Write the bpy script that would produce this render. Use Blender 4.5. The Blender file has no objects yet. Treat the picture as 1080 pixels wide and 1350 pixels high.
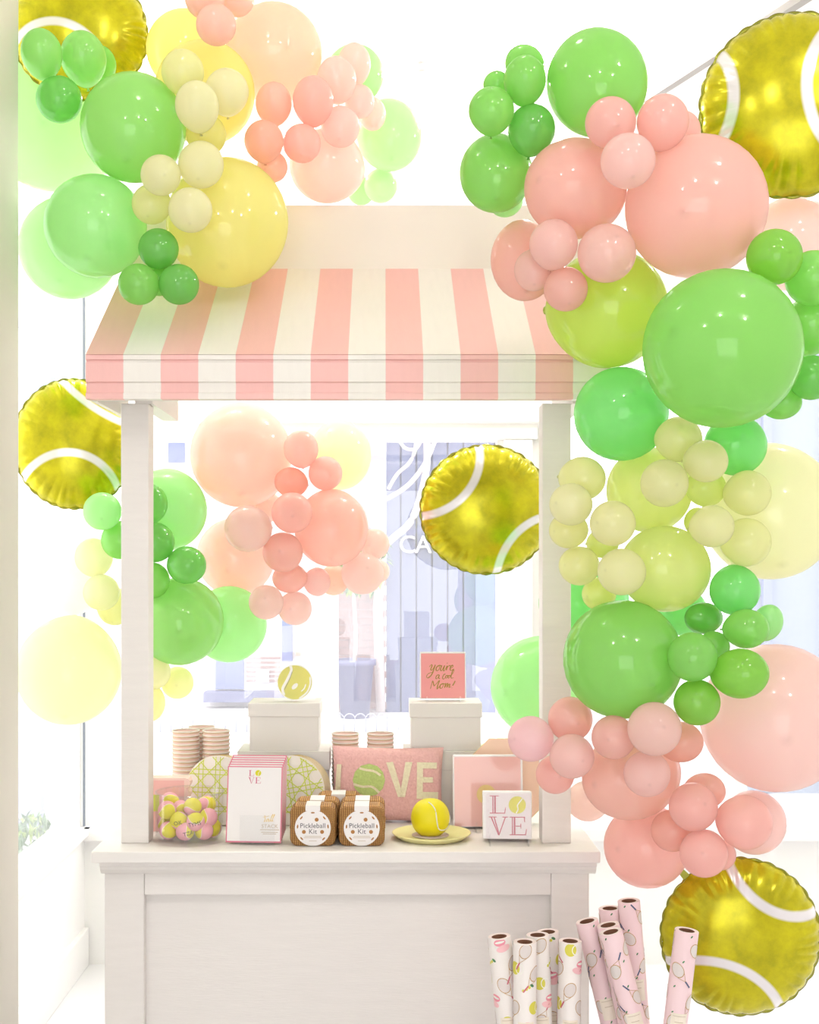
import bpy, bmesh, math, random
from mathutils import Vector, Matrix

random.seed(7)
SC = bpy.context.scene
COL = SC.collection
PI = math.pi

# ------------------------------------------------------------------ camera
F = 1750.0                 # focal length in pixels of the 1080x1350 frame
VX, VY = 507.0, 740.0      # where the level optical axis falls in the picture
EYE = 1.64
cam_d = bpy.data.cameras.new('camera')
cam = bpy.data.objects.new('camera', cam_d)
COL.objects.link(cam)
cam.location = (0, 0, EYE)
cam.rotation_euler = (PI / 2, 0, 0)
cam_d.sensor_fit = 'VERTICAL'
cam_d.sensor_height = 36.0
cam_d.sensor_width = 28.8
cam_d.lens = 36.0 * F / 1350.0
cam_d.shift_x = (540 - VX) / 1350.0
cam_d.shift_y = (VY - 675) / 1350.0
cam_d.clip_start = 0.05
SC.camera = cam

# ------------------------------------------------------------------ world, lights, exposure
world = bpy.data.worlds.new('overcast_sky')
SC.world = world
world.use_nodes = True
bg = world.node_tree.nodes['Background']
bg.inputs[0].default_value = (1.0, 0.99, 0.985, 1)
bg.inputs[1].default_value = 3.2
SC.view_settings.view_transform = 'Standard'
SC.view_settings.look = 'None'
SC.view_settings.gamma = 1.0
SC.view_settings.use_curve_mapping = False
SC.view_settings.exposure = 0.0


def lamp(x, y, z, w, r=0.045, col=(1, 0.95, 0.88)):
    d = bpy.data.lights.new('downlight_or_fill', 'POINT')
    d.energy = w
    d.shadow_soft_size = r
    d.color = col
    o = bpy.data.objects.new('downlight_or_fill', d)
    COL.objects.link(o)
    o.location = (x, y, z)


for (x, y, w) in ((-0.45, 3.0, 1.5), (0.25, 3.05, 1.5), (1.1, 2.3, 4), (0.3, 1.3, 7), (-0.9, 0.6, 11), (1.4, 0.9, 18)):  # ceiling spots; the last two are unseen lamps added as front fill
    lamp(x, y, 3.3, w)
for (x, y, w) in ((-0.7, 4.6, 26), (0.55, 4.6, 22), (1.6, 4.4, 40)):  # unseen lamps added over the bay to whiten back wall and balloons
    lamp(x, y, 3.3, w)

# ------------------------------------------------------------------ helpers


def P(px, py, Y):
    return Vector(((px - VX) * Y / F, Y, EYE - (py - VY) * Y / F))


def lin(c):
    return tuple((v / 255.0 / 12.92) if v / 255.0 <= 0.04045 else ((v / 255.0 + 0.055) / 1.055) ** 2.4 for v in c)


MATS = {}


def nodes_of(m):
    m.use_nodes = True
    return m.node_tree.nodes, m.node_tree.links


def pm(name, rgb, rough=0.5, metal=0.0, noise=0.0, nscale=20.0, bump=0.0, bscale=200.0, coat=0.0, stretch=None, spec=None):
    """principled material, sRGB colour, optional noise variation and bump"""
    m = bpy.data.materials.new(name)
    N, L = nodes_of(m)
    b = N['Principled BSDF']
    c = lin(rgb)
    b.inputs['Base Color'].default_value = (*c, 1)
    b.inputs['Roughness'].default_value = rough
    b.inputs['Metallic'].default_value = metal
    b.inputs['Coat Weight'].default_value = coat
    if spec is not None:
        b.inputs['Specular IOR Level'].default_value = spec
    if noise or bump:
        tc = N.new('ShaderNodeTexCoord')
        src = tc.outputs['Object']
        if stretch:
            mp = N.new('ShaderNodeMapping')
            mp.inputs['Scale'].default_value = stretch
            L.new(src, mp.inputs['Vector'])
            src = mp.outputs['Vector']
    if noise:
        n = N.new('ShaderNodeTexNoise')
        n.inputs['Scale'].default_value = nscale
        n.inputs['Detail'].default_value = 4
        L.new(src, n.inputs['Vector'])
        mx = N.new('ShaderNodeMix')
        mx.data_type = 'RGBA'
        mx.inputs['A'].default_value = (*[v * (1 - noise) for v in c], 1)
        mx.inputs['B'].default_value = (*[min(1, v * (1 + noise)) for v in c], 1)
        L.new(n.outputs['Fac'], mx.inputs['Factor'])
        L.new(mx.outputs['Result'], b.inputs['Base Color'])
    if bump:
        n2 = N.new('ShaderNodeTexNoise')
        n2.inputs['Scale'].default_value = bscale
        n2.inputs['Detail'].default_value = 3
        L.new(src, n2.inputs['Vector'])
        bp = N.new('ShaderNodeBump')
        bp.inputs['Strength'].default_value = bump
        bp.inputs['Distance'].default_value = 0.002
        L.new(n2.outputs['Fac'], bp.inputs['Height'])
        L.new(bp.outputs['Normal'], b.inputs['Normal'])
    MATS[name] = m
    return m


def sheen(N, L, base, edge, power):
    """reflectance of a thin film: low face-on, higher at grazing angles, the same from both sides"""
    lw = N.new('ShaderNodeLayerWeight')
    lw.inputs['Blend'].default_value = 0.5
    p = N.new('ShaderNodeMath')
    p.operation = 'POWER'
    L.new(lw.outputs['Facing'], p.inputs[0])
    p.inputs[1].default_value = power
    ma = N.new('ShaderNodeMath')
    ma.operation = 'MULTIPLY_ADD'
    L.new(p.outputs[0], ma.inputs[0])
    ma.inputs[1].default_value = edge
    ma.inputs[2].default_value = base
    return ma.outputs[0]


def latex(name, rgb, trans=0.56, gloss=0.055):
    """thin balloon skin: diffuse + translucent with a glossy film and a thicker darker tip"""
    m = bpy.data.materials.new(name)
    N, L = nodes_of(m)
    N.remove(N['Principled BSDF'])
    out = N['Material Output']
    c = lin(rgb)
    tc = N.new('ShaderNodeTexCoord')
    sp = N.new('ShaderNodeSeparateXYZ')
    L.new(tc.outputs['Object'], sp.inputs[0])
    mr = N.new('ShaderNodeMapRange')
    mr.inputs['From Min'].default_value = 1.005
    mr.inputs['From Max'].default_value = 1.03
    L.new(sp.outputs['Z'], mr.inputs['Value'])
    mx = N.new('ShaderNodeMix')
    mx.data_type = 'RGBA'
    mx.inputs['A'].default_value = (*c, 1)
    mx.inputs['B'].default_value = (*[v * 0.72 for v in c], 1)
    L.new(mr.outputs['Result'], mx.inputs['Factor'])
    d = N.new('ShaderNodeBsdfDiffuse')
    t = N.new('ShaderNodeBsdfTranslucent')
    g = N.new('ShaderNodeBsdfGlossy')
    g.inputs['Roughness'].default_value = 0.075
    L.new(mx.outputs['Result'], d.inputs['Color'])
    t.inputs['Color'].default_value = (*[v ** 0.6 for v in c], 1)
    m1 = N.new('ShaderNodeMixShader')
    m1.inputs[0].default_value = trans
    L.new(d.outputs[0], m1.inputs[1])
    L.new(t.outputs[0], m1.inputs[2])
    fr = sheen(N, L, 0.045, 0.30, 4.0)
    m2 = N.new('ShaderNodeMixShader')
    L.new(fr, m2.inputs[0])
    L.new(m1.outputs[0], m2.inputs[1])
    L.new(g.outputs[0], m2.inputs[2])
    L.new(m2.outputs[0], out.inputs['Surface'])
    MATS[name] = m
    return m


def clear(name, tint=(1, 1, 1), ior=1.45, rough=0.0, veil=0.0):
    """thin clear sheet (window pane, acrylic, cellophane): see-through with a fresnel sheen and an optional veil that stands for glare"""
    m = bpy.data.materials.new(name)
    N, L = nodes_of(m)
    N.remove(N['Principled BSDF'])
    out = N['Material Output']
    t = N.new('ShaderNodeBsdfTransparent')
    t.inputs[0].default_value = (*tint, 1)
    src = t.outputs[0]
    if veil:
        tr = N.new('ShaderNodeBsdfTranslucent')
        tr.inputs[0].default_value = (0.98, 0.98, 1, 1)
        mv = N.new('ShaderNodeMixShader')
        mv.inputs[0].default_value = veil
        L.new(src, mv.inputs[1])
        L.new(tr.outputs[0], mv.inputs[2])
        src = mv.outputs[0]
    g = N.new('ShaderNodeBsdfGlossy')
    g.inputs['Roughness'].default_value = rough
    fr = sheen(N, L, (ior - 1) ** 2 / (ior + 1) ** 2 * 1.6, 0.16, 5.0)
    mx = N.new('ShaderNodeMixShader')
    L.new(fr, mx.inputs[0])
    L.new(src, mx.inputs[1])
    L.new(g.outputs[0], mx.inputs[2])
    L.new(mx.outputs[0], out.inputs['Surface'])
    MATS[name] = m
    return m


class MB:
    """collects shapes; build() links them as ONE mesh object"""

    def __init__(s):
        s.v, s.f, s.m = [], [], []

    def add(s, verts, faces, mi=0, M=None):
        o = len(s.v)
        s.v += [tuple(M @ Vector(p)) if M else tuple(p) for p in verts]
        s.f += [tuple(i + o for i in f) for f in faces]
        s.m += [mi] * len(faces)
        return s

    def box(s, x0, x1, y0, y1, z0, z1, mi=0, M=None):
        v = [(x0, y0, z0), (x1, y0, z0), (x1, y1, z0), (x0, y1, z0), (x0, y0, z1), (x1, y0, z1), (x1, y1, z1), (x0, y1, z1)]
        f = [(0, 3, 2, 1), (4, 5, 6, 7), (0, 1, 5, 4), (1, 2, 6, 5), (2, 3, 7, 6), (3, 0, 4, 7)]
        return s.add(v, f, mi, M)

    def lathe(s, prof, n=32, mi=0, M=None, close=False):
        v, f = [], []
        k = len(prof)
        for j in range(n):
            a = 2 * PI * j / n
            for (r, z) in prof:
                v.append((r * math.cos(a), r * math.sin(a), z))
        for j in range(n):
            j2 = (j + 1) % n
            for i in range(k - 1 if not close else k):
                i2 = (i + 1) % k
                f.append((j * k + i, j2 * k + i, j2 * k + i2, j * k + i2))
        return s.add(v, f, mi, M)

    def prism(s, poly, d0, d1, axis='y', mi=0, M=None):
        """polygon of (a,b): a=x,b=z extruded in y from d0 to d1; axis 'x': (y,z) extruded in x; axis 'z': (x,y) in z"""
        n = len(poly)

        def pt(a, b, d):
            return (a, d, b) if axis == 'y' else ((d, a, b) if axis == 'x' else (a, b, d))
        v = [pt(a, b, d0) for a, b in poly] + [pt(a, b, d1) for a, b in poly]
        f = [tuple(range(n)), tuple(range(2 * n - 1, n - 1, -1))]
        for i in range(n):
            j = (i + 1) % n
            f.append((i, i + n, j + n, j))
        return s.add(v, f, mi, M)

    def tube(s, pts, r, n=8, mi=0, cap=True, M=None):
        pts = [Vector(p) for p in pts]
        rs = r if isinstance(r, (list, tuple)) else [r] * len(pts)
        v, f = [], []
        for i, p in enumerate(pts):
            d = (pts[min(i + 1, len(pts) - 1)] - pts[max(i - 1, 0)]).normalized()
            up = Vector((0, 0, 1)) if abs(d.z) < 0.9 else Vector((0, 1, 0))
            a = d.cross(up).normalized()
            b = d.cross(a).normalized()
            for k in range(n):
                t = 2 * PI * k / n
                v.append(p + rs[i] * (math.cos(t) * a + math.sin(t) * b))
        for i in range(len(pts) - 1):
            for k in range(n):
                k2 = (k + 1) % n
                f.append((i * n + k, i * n + k2, (i + 1) * n + k2, (i + 1) * n + k))
        if cap:
            f.append(tuple(range(n - 1, -1, -1)))
            e = (len(pts) - 1) * n
            f.append(tuple(range(e, e + n)))
        return s.add(v, f, mi, M)

    def ribbon(s, pts, w, y=0.0, mi=0, M=None):
        """flat stroke in the x-z plane at depth y, width w (number or list)"""
        n = len(pts)
        ws = w if isinstance(w, (list, tuple)) else [w] * n
        v, f = [], []
        for i in range(n):
            a = Vector(pts[max(i - 1, 0)])
            b = Vector(pts[min(i + 1, n - 1)])
            d = (b - a)
            d = d.normalized() if d.length > 1e-9 else Vector((1, 0))
            nx, nz = -d.y, d.x
            h = ws[i] / 2
            v += [(pts[i][0] + nx * h, y, pts[i][1] + nz * h), (pts[i][0] - nx * h, y, pts[i][1] - nz * h)]
        for i in range(n - 1):
            f.append((2 * i, 2 * i + 1, 2 * i + 3, 2 * i + 2))
        return s.add(v, f, mi, M)

    def mesh(s, name, mats, smooth=False):
        me = bpy.data.meshes.new(name)
        me.from_pydata(s.v, [], s.f)
        for m in (mats if isinstance(mats, (list, tuple)) else [mats]):
            me.materials.append(MATS[m])
        me.polygons.foreach_set('material_index', s.m)
        bm = bmesh.new()
        bm.from_mesh(me)
        bmesh.ops.recalc_face_normals(bm, faces=bm.faces)
        bm.to_mesh(me)
        bm.free()
        if smooth:
            me.polygons.foreach_set('use_smooth', [True] * len(s.f))
        me.update()
        return me

    def build(s, name, mats, parent=None, smooth=False, bevel=0.0, loc=None, rot=None):
        return obj(name, s.mesh(name, mats, smooth), parent, bevel, loc, rot)


def obj(name, me, parent=None, bevel=0.0, loc=None, rot=None):
    o = bpy.data.objects.new(name, me)
    COL.objects.link(o)
    if parent:
        o.parent = parent
    if loc is not None:
        o.location = loc
    if rot is not None:
        o.rotation_euler = rot
    if bevel:
        b = o.modifiers.new('bevel', 'BEVEL')
        b.width = bevel
        b.segments = 2
        b.limit_method = 'ANGLE'
    return o


def tag(o, label, cat, group=None):
    o['label'] = label
    o['category'] = cat
    if group:
        o['group'] = group
    return o


def thing(name, label, cat, loc=(0, 0, 0), rot=(0, 0, 0), group=None):
    o = bpy.data.objects.new(name, None)
    COL.objects.link(o)
    o.empty_display_size = 0.05
    o.location = loc
    o.rotation_euler = rot
    return tag(o, label, cat, group)


def struct(o):
    o['kind'] = 'structure'
    return o


def copy_tree(o, parent=None):
    c = o.copy()
    COL.objects.link(c)
    c.parent = parent
    for ch in list(o.children):
        copy_tree(ch, c)
    return c


def text_mesh(body, size, depth=0.0003, align='CENTER', spacing=1.0):
    """built-in font text lying in the x-z plane, facing -y"""
    cu = bpy.data.curves.new('text', 'FONT')
    cu.body = body
    cu.size = size
    cu.extrude = depth
    cu.align_x = align
    cu.align_y = 'CENTER'
    cu.space_character = spacing
    cu.resolution_u = 3
    t = bpy.data.objects.new('text', cu)
    COL.objects.link(t)
    dg = bpy.context.evaluated_depsgraph_get()
    me = bpy.data.meshes.new_from_object(t.evaluated_get(dg))
    bpy.data.objects.remove(t)
    me.transform(Matrix.Rotation(PI / 2, 4, 'X'))
    return me


def text(name, body, size, mat, parent, loc, depth=0.0003, spacing=1.0, rot=None):
    me = text_mesh(body, size, depth, 'CENTER', spacing)
    me.materials.clear()
    me.materials.append(MATS[mat])
    return obj(name, me, parent, 0, loc, rot)


def smooth_path(pts, k=6):
    """Catmull-Rom through 2-D points"""
    out = []
    n = len(pts)
    for i in range(n - 1):
        p0, p1, p2, p3 = pts[max(i - 1, 0)], pts[i], pts[i + 1], pts[min(i + 2, n - 1)]
        for j in range(k):
            t = j / k
            out.append(tuple(0.5 * (2 * p1[c] + (p2[c] - p0[c]) * t + (2 * p0[c] - 5 * p1[c] + 4 * p2[c] - p3[c]) * t * t
                                    + (3 * p1[c] - p0[c] - 3 * p2[c] + p3[c]) * t ** 3) for c in range(len(p1))))
    out.append(tuple(pts[-1]))
    return out


def disc(mb, cx, cz, rx, rz, y, mi=0, n=28, rot=0.0):
    v = [(cx, y, cz)]
    for k in range(n):
        a = 2 * PI * k / n
        x, z = rx * math.cos(a), rz * math.sin(a)
        v.append((cx + x * math.cos(rot) - z * math.sin(rot), y, cz + x * math.sin(rot) + z * math.cos(rot)))
    mb.add(v, [(0, 1 + k, 1 + (k + 1) % n) for k in range(n)], mi)
    return mb


def round_rect(w, h, r, n=5, cx=0, cz=0):
    pts = []
    for (sx, sz, a0) in ((1, 1, 0), (-1, 1, PI / 2), (-1, -1, PI), (1, -1, 1.5 * PI)):
        for k in range(n + 1):
            a = a0 + PI / 2 * k / n
            pts.append((cx + sx * (w / 2 - r) + r * math.cos(a), cz + sz * (h / 2 - r) + r * math.sin(a)))
    return pts


# ------------------------------------------------------------------ materials
pm('wall_paint', (248, 247, 246), 0.7, noise=0.01, bump=0.05)
pm('ceiling_paint', (250, 249, 248), 0.8, noise=0.01)
pm('trim_paint', (247, 246, 245), 0.45, noise=0.01)
pm('pier_paint', (226, 221, 211), 0.6, noise=0.02)
pm('floor_tile', (238, 238, 240), 0.35, noise=0.02, nscale=3)
pm('cart_white', (240, 235, 231), 0.5, noise=0.035, nscale=9, bump=0.25, bscale=40, stretch=(1, 1, 8))
pm('cart_top', (243, 239, 235), 0.42, noise=0.03, nscale=9, bump=0.2, bscale=40, stretch=(1, 6, 6))
pm('cart_groove', (150, 140, 132), 0.7)
pm('stripe_pink', (245, 192, 187), 0.5, noise=0.03, nscale=10, bump=0.15, bscale=60, stretch=(8, 1, 1))
pm('stripe_white', (242, 237, 230), 0.5, noise=0.03, nscale=10, bump=0.15, bscale=60, stretch=(8, 1, 1))
pm('header_board', (240, 232, 224), 0.55, noise=0.03, nscale=6)
clear('window_glass', (1, 1, 1), 1.5, 0.0, veil=0.09)  # veil whitens the outside view in place of glare
clear('acrylic', (0.992, 0.994, 0.994), 1.45, 0.02)
clear('cellophane', (0.99, 0.99, 0.99), 1.35, 0.08)
pm('dark_line', (120, 128, 140), 0.5)
pm('white_plain', (246, 244, 243), 0.55)
pm('box_white', (236, 232, 228), 0.6, noise=0.015)

BAL = {  # paler tints put the wash of backlight and glare into the latex colour
    'green': (160, 228, 118), 'mid_green': (172, 232, 136), 'bright_green': (150, 240, 142), 'light_green': (188, 246, 168),
    'pale_green': (198, 245, 180), 'dark_green': (136, 214, 108), 'leaf_green': (158, 222, 92), 'lime': (212, 238, 110),
    'yellow': (252, 244, 158), 'pale_yellow': (250, 248, 190), 'cream': (250, 246, 204), 'faint_yellow': (251, 250, 208),
    'yellow_green': (242, 250, 166), 'olive_cream': (246, 243, 192),
    'pink': (255, 206, 198), 'peach': (255, 211, 200), 'pale_pink': (255, 222, 217), 'faint_pink': (255, 226, 219),
    'coral': (255, 203, 190), 'rose': (255, 218, 222), 'blush': (255, 217, 211), 'white': (254, 253, 252), 'faint_peach': (255, 218, 200),
}
for k, c in BAL.items():
    latex('latex_' + k, c)

# ------------------------------------------------------------------ room shell
BY = 5.4            # back window wall
CH = 3.41           # ceiling height
LX = -1.22          # glazed return on the left


def box_struct(name, x0, x1, y0, y1, z0, z1, mat, bevel=0.0):
    return struct(MB().box(x0, x1, y0, y1, z0, z1).build(name, mat, None, bevel=bevel))


box_struct('floor', -3.6, 3.6, -3.2, BY + 0.12, -0.08, 0, 'floor_tile')
box_struct('ceiling', -3.6, 3.6, -3.2, BY + 0.12, CH, CH + 0.08, 'ceiling_paint')
# near pier that cuts the picture's left edge
box_struct('wall_side', -2.1, -2.0, -3.2, 3.45, 0, CH, 'wall_paint')
pier = box_struct('wall_left', -2.0, -0.95, 3.0, 3.45, 0, CH, 'pier_paint', 0.006)
# glazed return: low wall, header, corner post
wl = MB()
wl.box(LX - 0.12, LX, 3.46, BY + 0.12, 0, 0.535)
wl.box(LX - 0.12, LX, 4.35, BY + 0.12, 2.72, CH)
struct(wl.build('wall_window_return', 'wall_paint'))
struct(MB().box(LX - 0.02, LX + 0.02, 3.46, BY - 0.01, 0, 0.155).build('baseboard_left', 'trim_paint', bevel=0.004))
struct(MB().box(LX - 0.13, LX + 0.03, 3.46, BY, 0.535, 0.56).build('trim_1', 'trim_paint', bevel=0.004))
w1 = struct(MB().box(LX - 0.07, LX - 0.062, 3.5, BY - 0.06, 0.56, 2.72).build('window_1', 'window_glass'))
MB().box(LX - 0.004, LX + 0.004, BY - 0.015, BY - 0.005, 0.565, 2.72).build('corner_bead', 'dark_line', w1)
MB().box(LX - 0.1, LX - 0.03, 4.28, 4.33, 0.56, 2.72).build('mullion', 'trim_paint', w1)
# back wall with two openings
bwall = MB()
bwall.box(LX - 0.12, 3.6, BY, BY + 0.12, 0, 0.535)
bwall.box(LX - 0.12, 0.64, BY, BY + 0.12, 2.134, CH)
bwall.box(0.64, 3.6, BY, BY + 0.12, 2.55, CH)
bwall.box(0.485, 0.64, BY, BY + 0.12, 0.535, 2.134)
bwall.box(LX - 0.12, LX - 0.02, BY, BY + 0.12, 0.535, 2.134)
struct(bwall.build('wall_back', 'wall_paint'))
struct(MB().box(LX, 3.5, BY - 0.05, BY, 0.51, 0.56).build('trim_2', 'trim_paint', bevel=0.005))
hd = MB()
hd.box(LX, 0.62, BY - 0.035, BY, 2.134, 2.20)
hd.box(LX, 0.66, BY - 0.055, BY - 0.035, 2.20, 2.235)
struct(hd.build('trim_3', 'trim_paint', bevel=0.004))
cor = MB()
cor.box(LX, 3.5, BY - 0.03, BY, 3.30, 3.41)
cor.box(LX, 3.5, BY - 0.05, BY - 0.03, 3.37, 3.41)
struct(cor.build('trim_4', 'trim_paint', bevel=0.004))
win = struct(MB().box(LX, 0.485, BY + 0.055, BY + 0.063, 0.56, 2.134).build('window_2', 'window_glass'))
for (a, b) in ((-0.281, -0.19),):
    MB().box(a, b, BY - 0.02, BY + 0.09, 0.56, 2.134).build('mullion', 'trim_paint', win, bevel=0.004)
MB().box(0.46, 0.485, BY + 0.01, BY + 0.1, 0.56, 2.134).build('frame_side', 'trim_paint', win)
MB().box(LX - 0.02, LX + 0.04, BY + 0.01, BY + 0.1, 0.56, 2.134).build('frame_side', 'trim_paint', win)
struct(MB().box(0.485, 0.60, BY - 0.03, BY, 0.56, 2.134).build('trim_5', 'trim_paint', bevel=0.004))
w3 = struct(MB().box(0.64, 3.5, BY + 0.055, BY + 0.063, 0.535, 2.55).build('window_3', 'window_glass'))
MB().box(1.42, 1.47, BY - 0.02, BY + 0.09, 0.56, 2.55).build('mullion', 'trim_paint', w3)
MB().box(0.64, 0.68, BY - 0.02, BY + 0.09, 0.56, 2.55).build('frame_side', 'trim_paint', w3)
rear = MB()
rear.box(-2.1, -1.5, -3.3, -3.2, 0, CH)
rear.box(1.5, 3.6, -3.3, -3.2, 0, CH)
rear.box(-1.5, 1.5, -3.3, -3.2, 2.7, CH)
struct(rear.build('wall_rear', 'wall_paint'))
box_struct('wall_right', 3.5, 3.6, -3.2, BY + 0.12, 0, CH, 'wall_paint')
# dropped soffit over the right-hand window, its edge running diagonally
sof = MB()
pl = [(1.44, 3.35), (0.945, 4.80), (0.945, BY - 0.06), (3.45, BY - 0.06), (3.45, 3.35)]
sof.prism(pl, CH - 0.10, CH - 0.002, 'z')
struct(sof.build('ceiling_soffit', 'ceiling_paint'))
sb = MB()
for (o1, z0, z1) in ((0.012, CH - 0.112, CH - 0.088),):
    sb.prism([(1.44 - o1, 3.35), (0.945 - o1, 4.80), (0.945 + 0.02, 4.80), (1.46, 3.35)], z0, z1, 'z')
pm('edge_shade_grey', (176, 172, 172), 0.8)  # grey paint standing for the shade line along the soffit edge
struct(sb.build('trim_6', 'edge_shade_grey'))
# ceiling fittings, faint against the white
pm('vent_grey', (186, 182, 182), 0.6)
vt = thing('ceiling_vent', 'small pale ceiling vent between the two garlands', 'vent', (0.265, 4.72, CH))
MB().box(-0.075, 0.075, -0.05, 0.05, -0.012, 0).build('frame', 'white_plain', vt, bevel=0.003)
for k in range(4):
    MB().box(-0.065, 0.065, -0.042 + k * 0.024, -0.03 + k * 0.024, -0.018, -0.011).build('slat', 'vent_grey', vt)
spk = thing('ceiling_sprinkler', 'tiny pale sprinkler head on the ceiling left of the vent', 'sprinkler', (0.135, 4.70, CH))
MB().lathe([(0.0, 0), (0.016, 0), (0.016, -0.006), (0.006, -0.008), (0.006, -0.03), (0.0, -0.03)], 14).build('stem', 'vent_grey', spk)
MB().lathe([(0.0, -0.03), (0.014, -0.031), (0.014, -0.034), (0.0, -0.035)], 14).build('deflector', 'vent_grey', spk)

# ------------------------------------------------------------------ outside, through the glass
pm('siding_blue', (106, 114, 148), 0.7, noise=0.06, nscale=4)
pm('siding_light', (134, 144, 180), 0.7, noise=0.04)
pm('brick', (160, 136, 136), 0.85, noise=0.08, nscale=3)
pm('mortar', (178, 170, 174), 0.9)
pm('paving', (206, 204, 206), 0.85, noise=0.04, nscale=2)
pm('planter_navy', (116, 120, 154), 0.6)
pm('soil', (120, 88, 84), 0.9)
pm('leaf', (148, 178, 78), 0.6, noise=0.15)
pm('leaf_dark', (84, 120, 80), 0.6, noise=0.15)
pm('bark_pale', (226, 216, 214), 0.8, noise=0.06)
pm('sign_white', (252, 252, 252), 0.4)
pm('wire_grey', (168, 170, 190), 0.5)
pm('salmon_wood', (216, 170, 156), 0.7)
pm('blue_door', (104, 116, 170), 0.6)
pm('pale_blue_wall', (144, 155, 172), 0.8, noise=0.03)
pm('grey_panel', (146, 152, 176), 0.7, noise=0.05)
pm('shop_white', (238, 236, 238), 0.8)

struct(MB().box(-16, 16, BY + 0.13, 24, -0.1, -0.02).build('ground_pavement', 'paving'))

FY = 14.6           # front of the buildings across the lane


def ft(px):
    return (px - VX) * FY / F


def fz(py):
    return EYE - (py - VY) * FY / F


cafe = thing('cafe_building', 'blue-grey board-sided cafe front across the lane behind the cart', 'building', (0, FY, 0))
x = ft(509)
i = 0
while x < ft(676):
    w = 0.172
    MB().box(x, min(x + w - 0.02, ft(676)), 0, 0.05, -0.02, 5.2).build('siding_board', 'siding_blue', cafe)
    x += w
MB().box(ft(509), ft(676), 0.05, 0.3, -0.02, 5.2).build('wall', 'siding_blue', cafe)
MB().box(ft(627), ft(664), -0.03, 0.0, -0.02, 2.0).build('pale_door_panel', 'siding_light', cafe)
MB().box(ft(676), ft(720), -0.1, 0.3, -0.02, 5.2).build('corner_trim', 'shop_white', cafe)
for ch, px in (('C', 537), ('A', 558), ('F', 579), ('E', 599)):
    text('sign_letter', ch, 0.275, 'sign_white', cafe, (ft(px), -0.03, fz(719)), 0.02)
brick_me = MB().box(-0.098, 0.098, -0.012, 0.03, -0.036, 0.036).mesh('brick', 'brick')
brick_half = MB().box(-0.046, 0.046, -0.012, 0.03, -0.036, 0.036).mesh('brick', 'brick')


def brick_pier(name, label, x0, x1, z0, z1, y):
    t = thing(name, label, 'brick pier', (0, y, 0))
    MB().box(x0, x1, 0, 0.4, -0.02, 5.2).build('core', 'mortar', t)
    z = z0
    row = 0
    while z < z1:
        x = x0 + 0.1
        if row % 2:
            obj('brick', brick_half, t, 0, (x0 + 0.048, 0, z))
            x = x0 + 0.2
        while x + 0.098 <= x1 + 0.02:
            obj('brick', brick_me, t, 0, (x, 0, z))
            x += 0.208
        z += 0.084
        row += 1
    return t


brick_pier('brick_pier', 'pale brick pier beside the blue-grey cafe boards', ft(436), ft(508), 0.06, 1.65, FY - 0.02)

# potted tree in front of the pier
pt = thing('potted_tree', 'small leafy tree in a tall dark planter by the brick pier', 'potted tree', (ft(468) * 14.1 / FY, 14.1, -0.02))
MB().lathe([(0.0, 0), (0.15, 0), (0.20, 0.56), (0.225, 0.56), (0.225, 0.62), (0.19, 0.62), (0.185, 0.58), (0, 0.58)], 28).build('planter', 'planter_navy', pt, True)
MB().lathe([(0.0, 0.585), (0.186, 0.585)], 24).build('soil', 'soil', pt)
MB().tube([(0, 0, 0.55), (0.01, 0, 0.9), (-0.01, 0.01, 1.25), (0.02, 0, 1.6)], [0.022, 0.02, 0.018, 0.01], 8).build('trunk', 'bark_pale', pt, True)


def leaves(n, spread, cz, size, mats, seed, flat=0.7):
    r = random.Random(seed)
    mb = MB()
    for k in range(n):
        while True:
            p = Vector((r.uniform(-1, 1), r.uniform(-1, 1), r.uniform(-1, 1)))
            if 0.35 < p.length < 1:
                break
        p = Vector((p.x * spread[0], p.y * spread[1], p.z * spread[2] + cz))
        L = size * r.uniform(0.7, 1.3)
        M = Matrix.Translation(p) @ Matrix.Rotation(r.uniform(0, 6.3), 4, 'Z') @ Matrix.Rotation(r.uniform(0.2, 1.6), 4, 'Y')
        v = [(0, 0, 0), (L * 0.5, L * 0.22, L * 0.04), (L, 0, -L * 0.12), (L * 0.5, -L * 0.22, L * 0.04)]
        mb.add(v, [(0, 1, 2, 3)], 1 if r.random() < 0.35 else 0, M)
    return mb


lf = leaves(420, (0.36, 0.3, 0.38), 1.72, 0.13, None, 3).build('foliage', ['leaf', 'leaf_dark'], pt)
lf['kind'] = 'stuff'

# white twisting vine trunk on the cafe boards
vine = thing('bare_vine', 'pale bare twisting vine branches across the blue-grey boards', 'vine', (0, 14.35, 0))


def vp(px, py):
    s = 14.35 / F
    return ((px - VX) * s, 0, EYE - (py - VY) * s)


MB().tube(smooth_path([(*vp(505, 722),), (*vp(520, 708),), (*vp(540, 690),), (*vp(553, 660),), (*vp(562, 620),), (*vp(563, 580),), (*vp(560, 545),)], 6),
          0.038, 8).build('branch', 'bark_pale', vine, True)
MB().tube(smooth_path([(*vp(490, 665),), (*vp(515, 655),), (*vp(540, 638),), (*vp(560, 612),), (*vp(572, 585),), (*vp(585, 550),)], 6), 0.026, 8).build('branch', 'bark_pale', vine, True)
MB().tube(smooth_path([(*vp(512, 645),), (*vp(524, 625),), (*vp(540, 610),), (*vp(548, 590),), (*vp(548, 560),)], 6), 0.02, 8).build('branch', 'bark_pale', vine, True)
MB().tube(smooth_path([(*vp(527, 582),), (*vp(535, 591),), (*vp(548, 592),), (*vp(556, 580),)], 6), 0.018, 8).build('branch', 'bark_pale', vine, True)
MB().tube([vp(505, 722), vp(498, 800), vp(502, 938)], 0.05, 8).build('trunk', 'bark_pale', vine, True)

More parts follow.
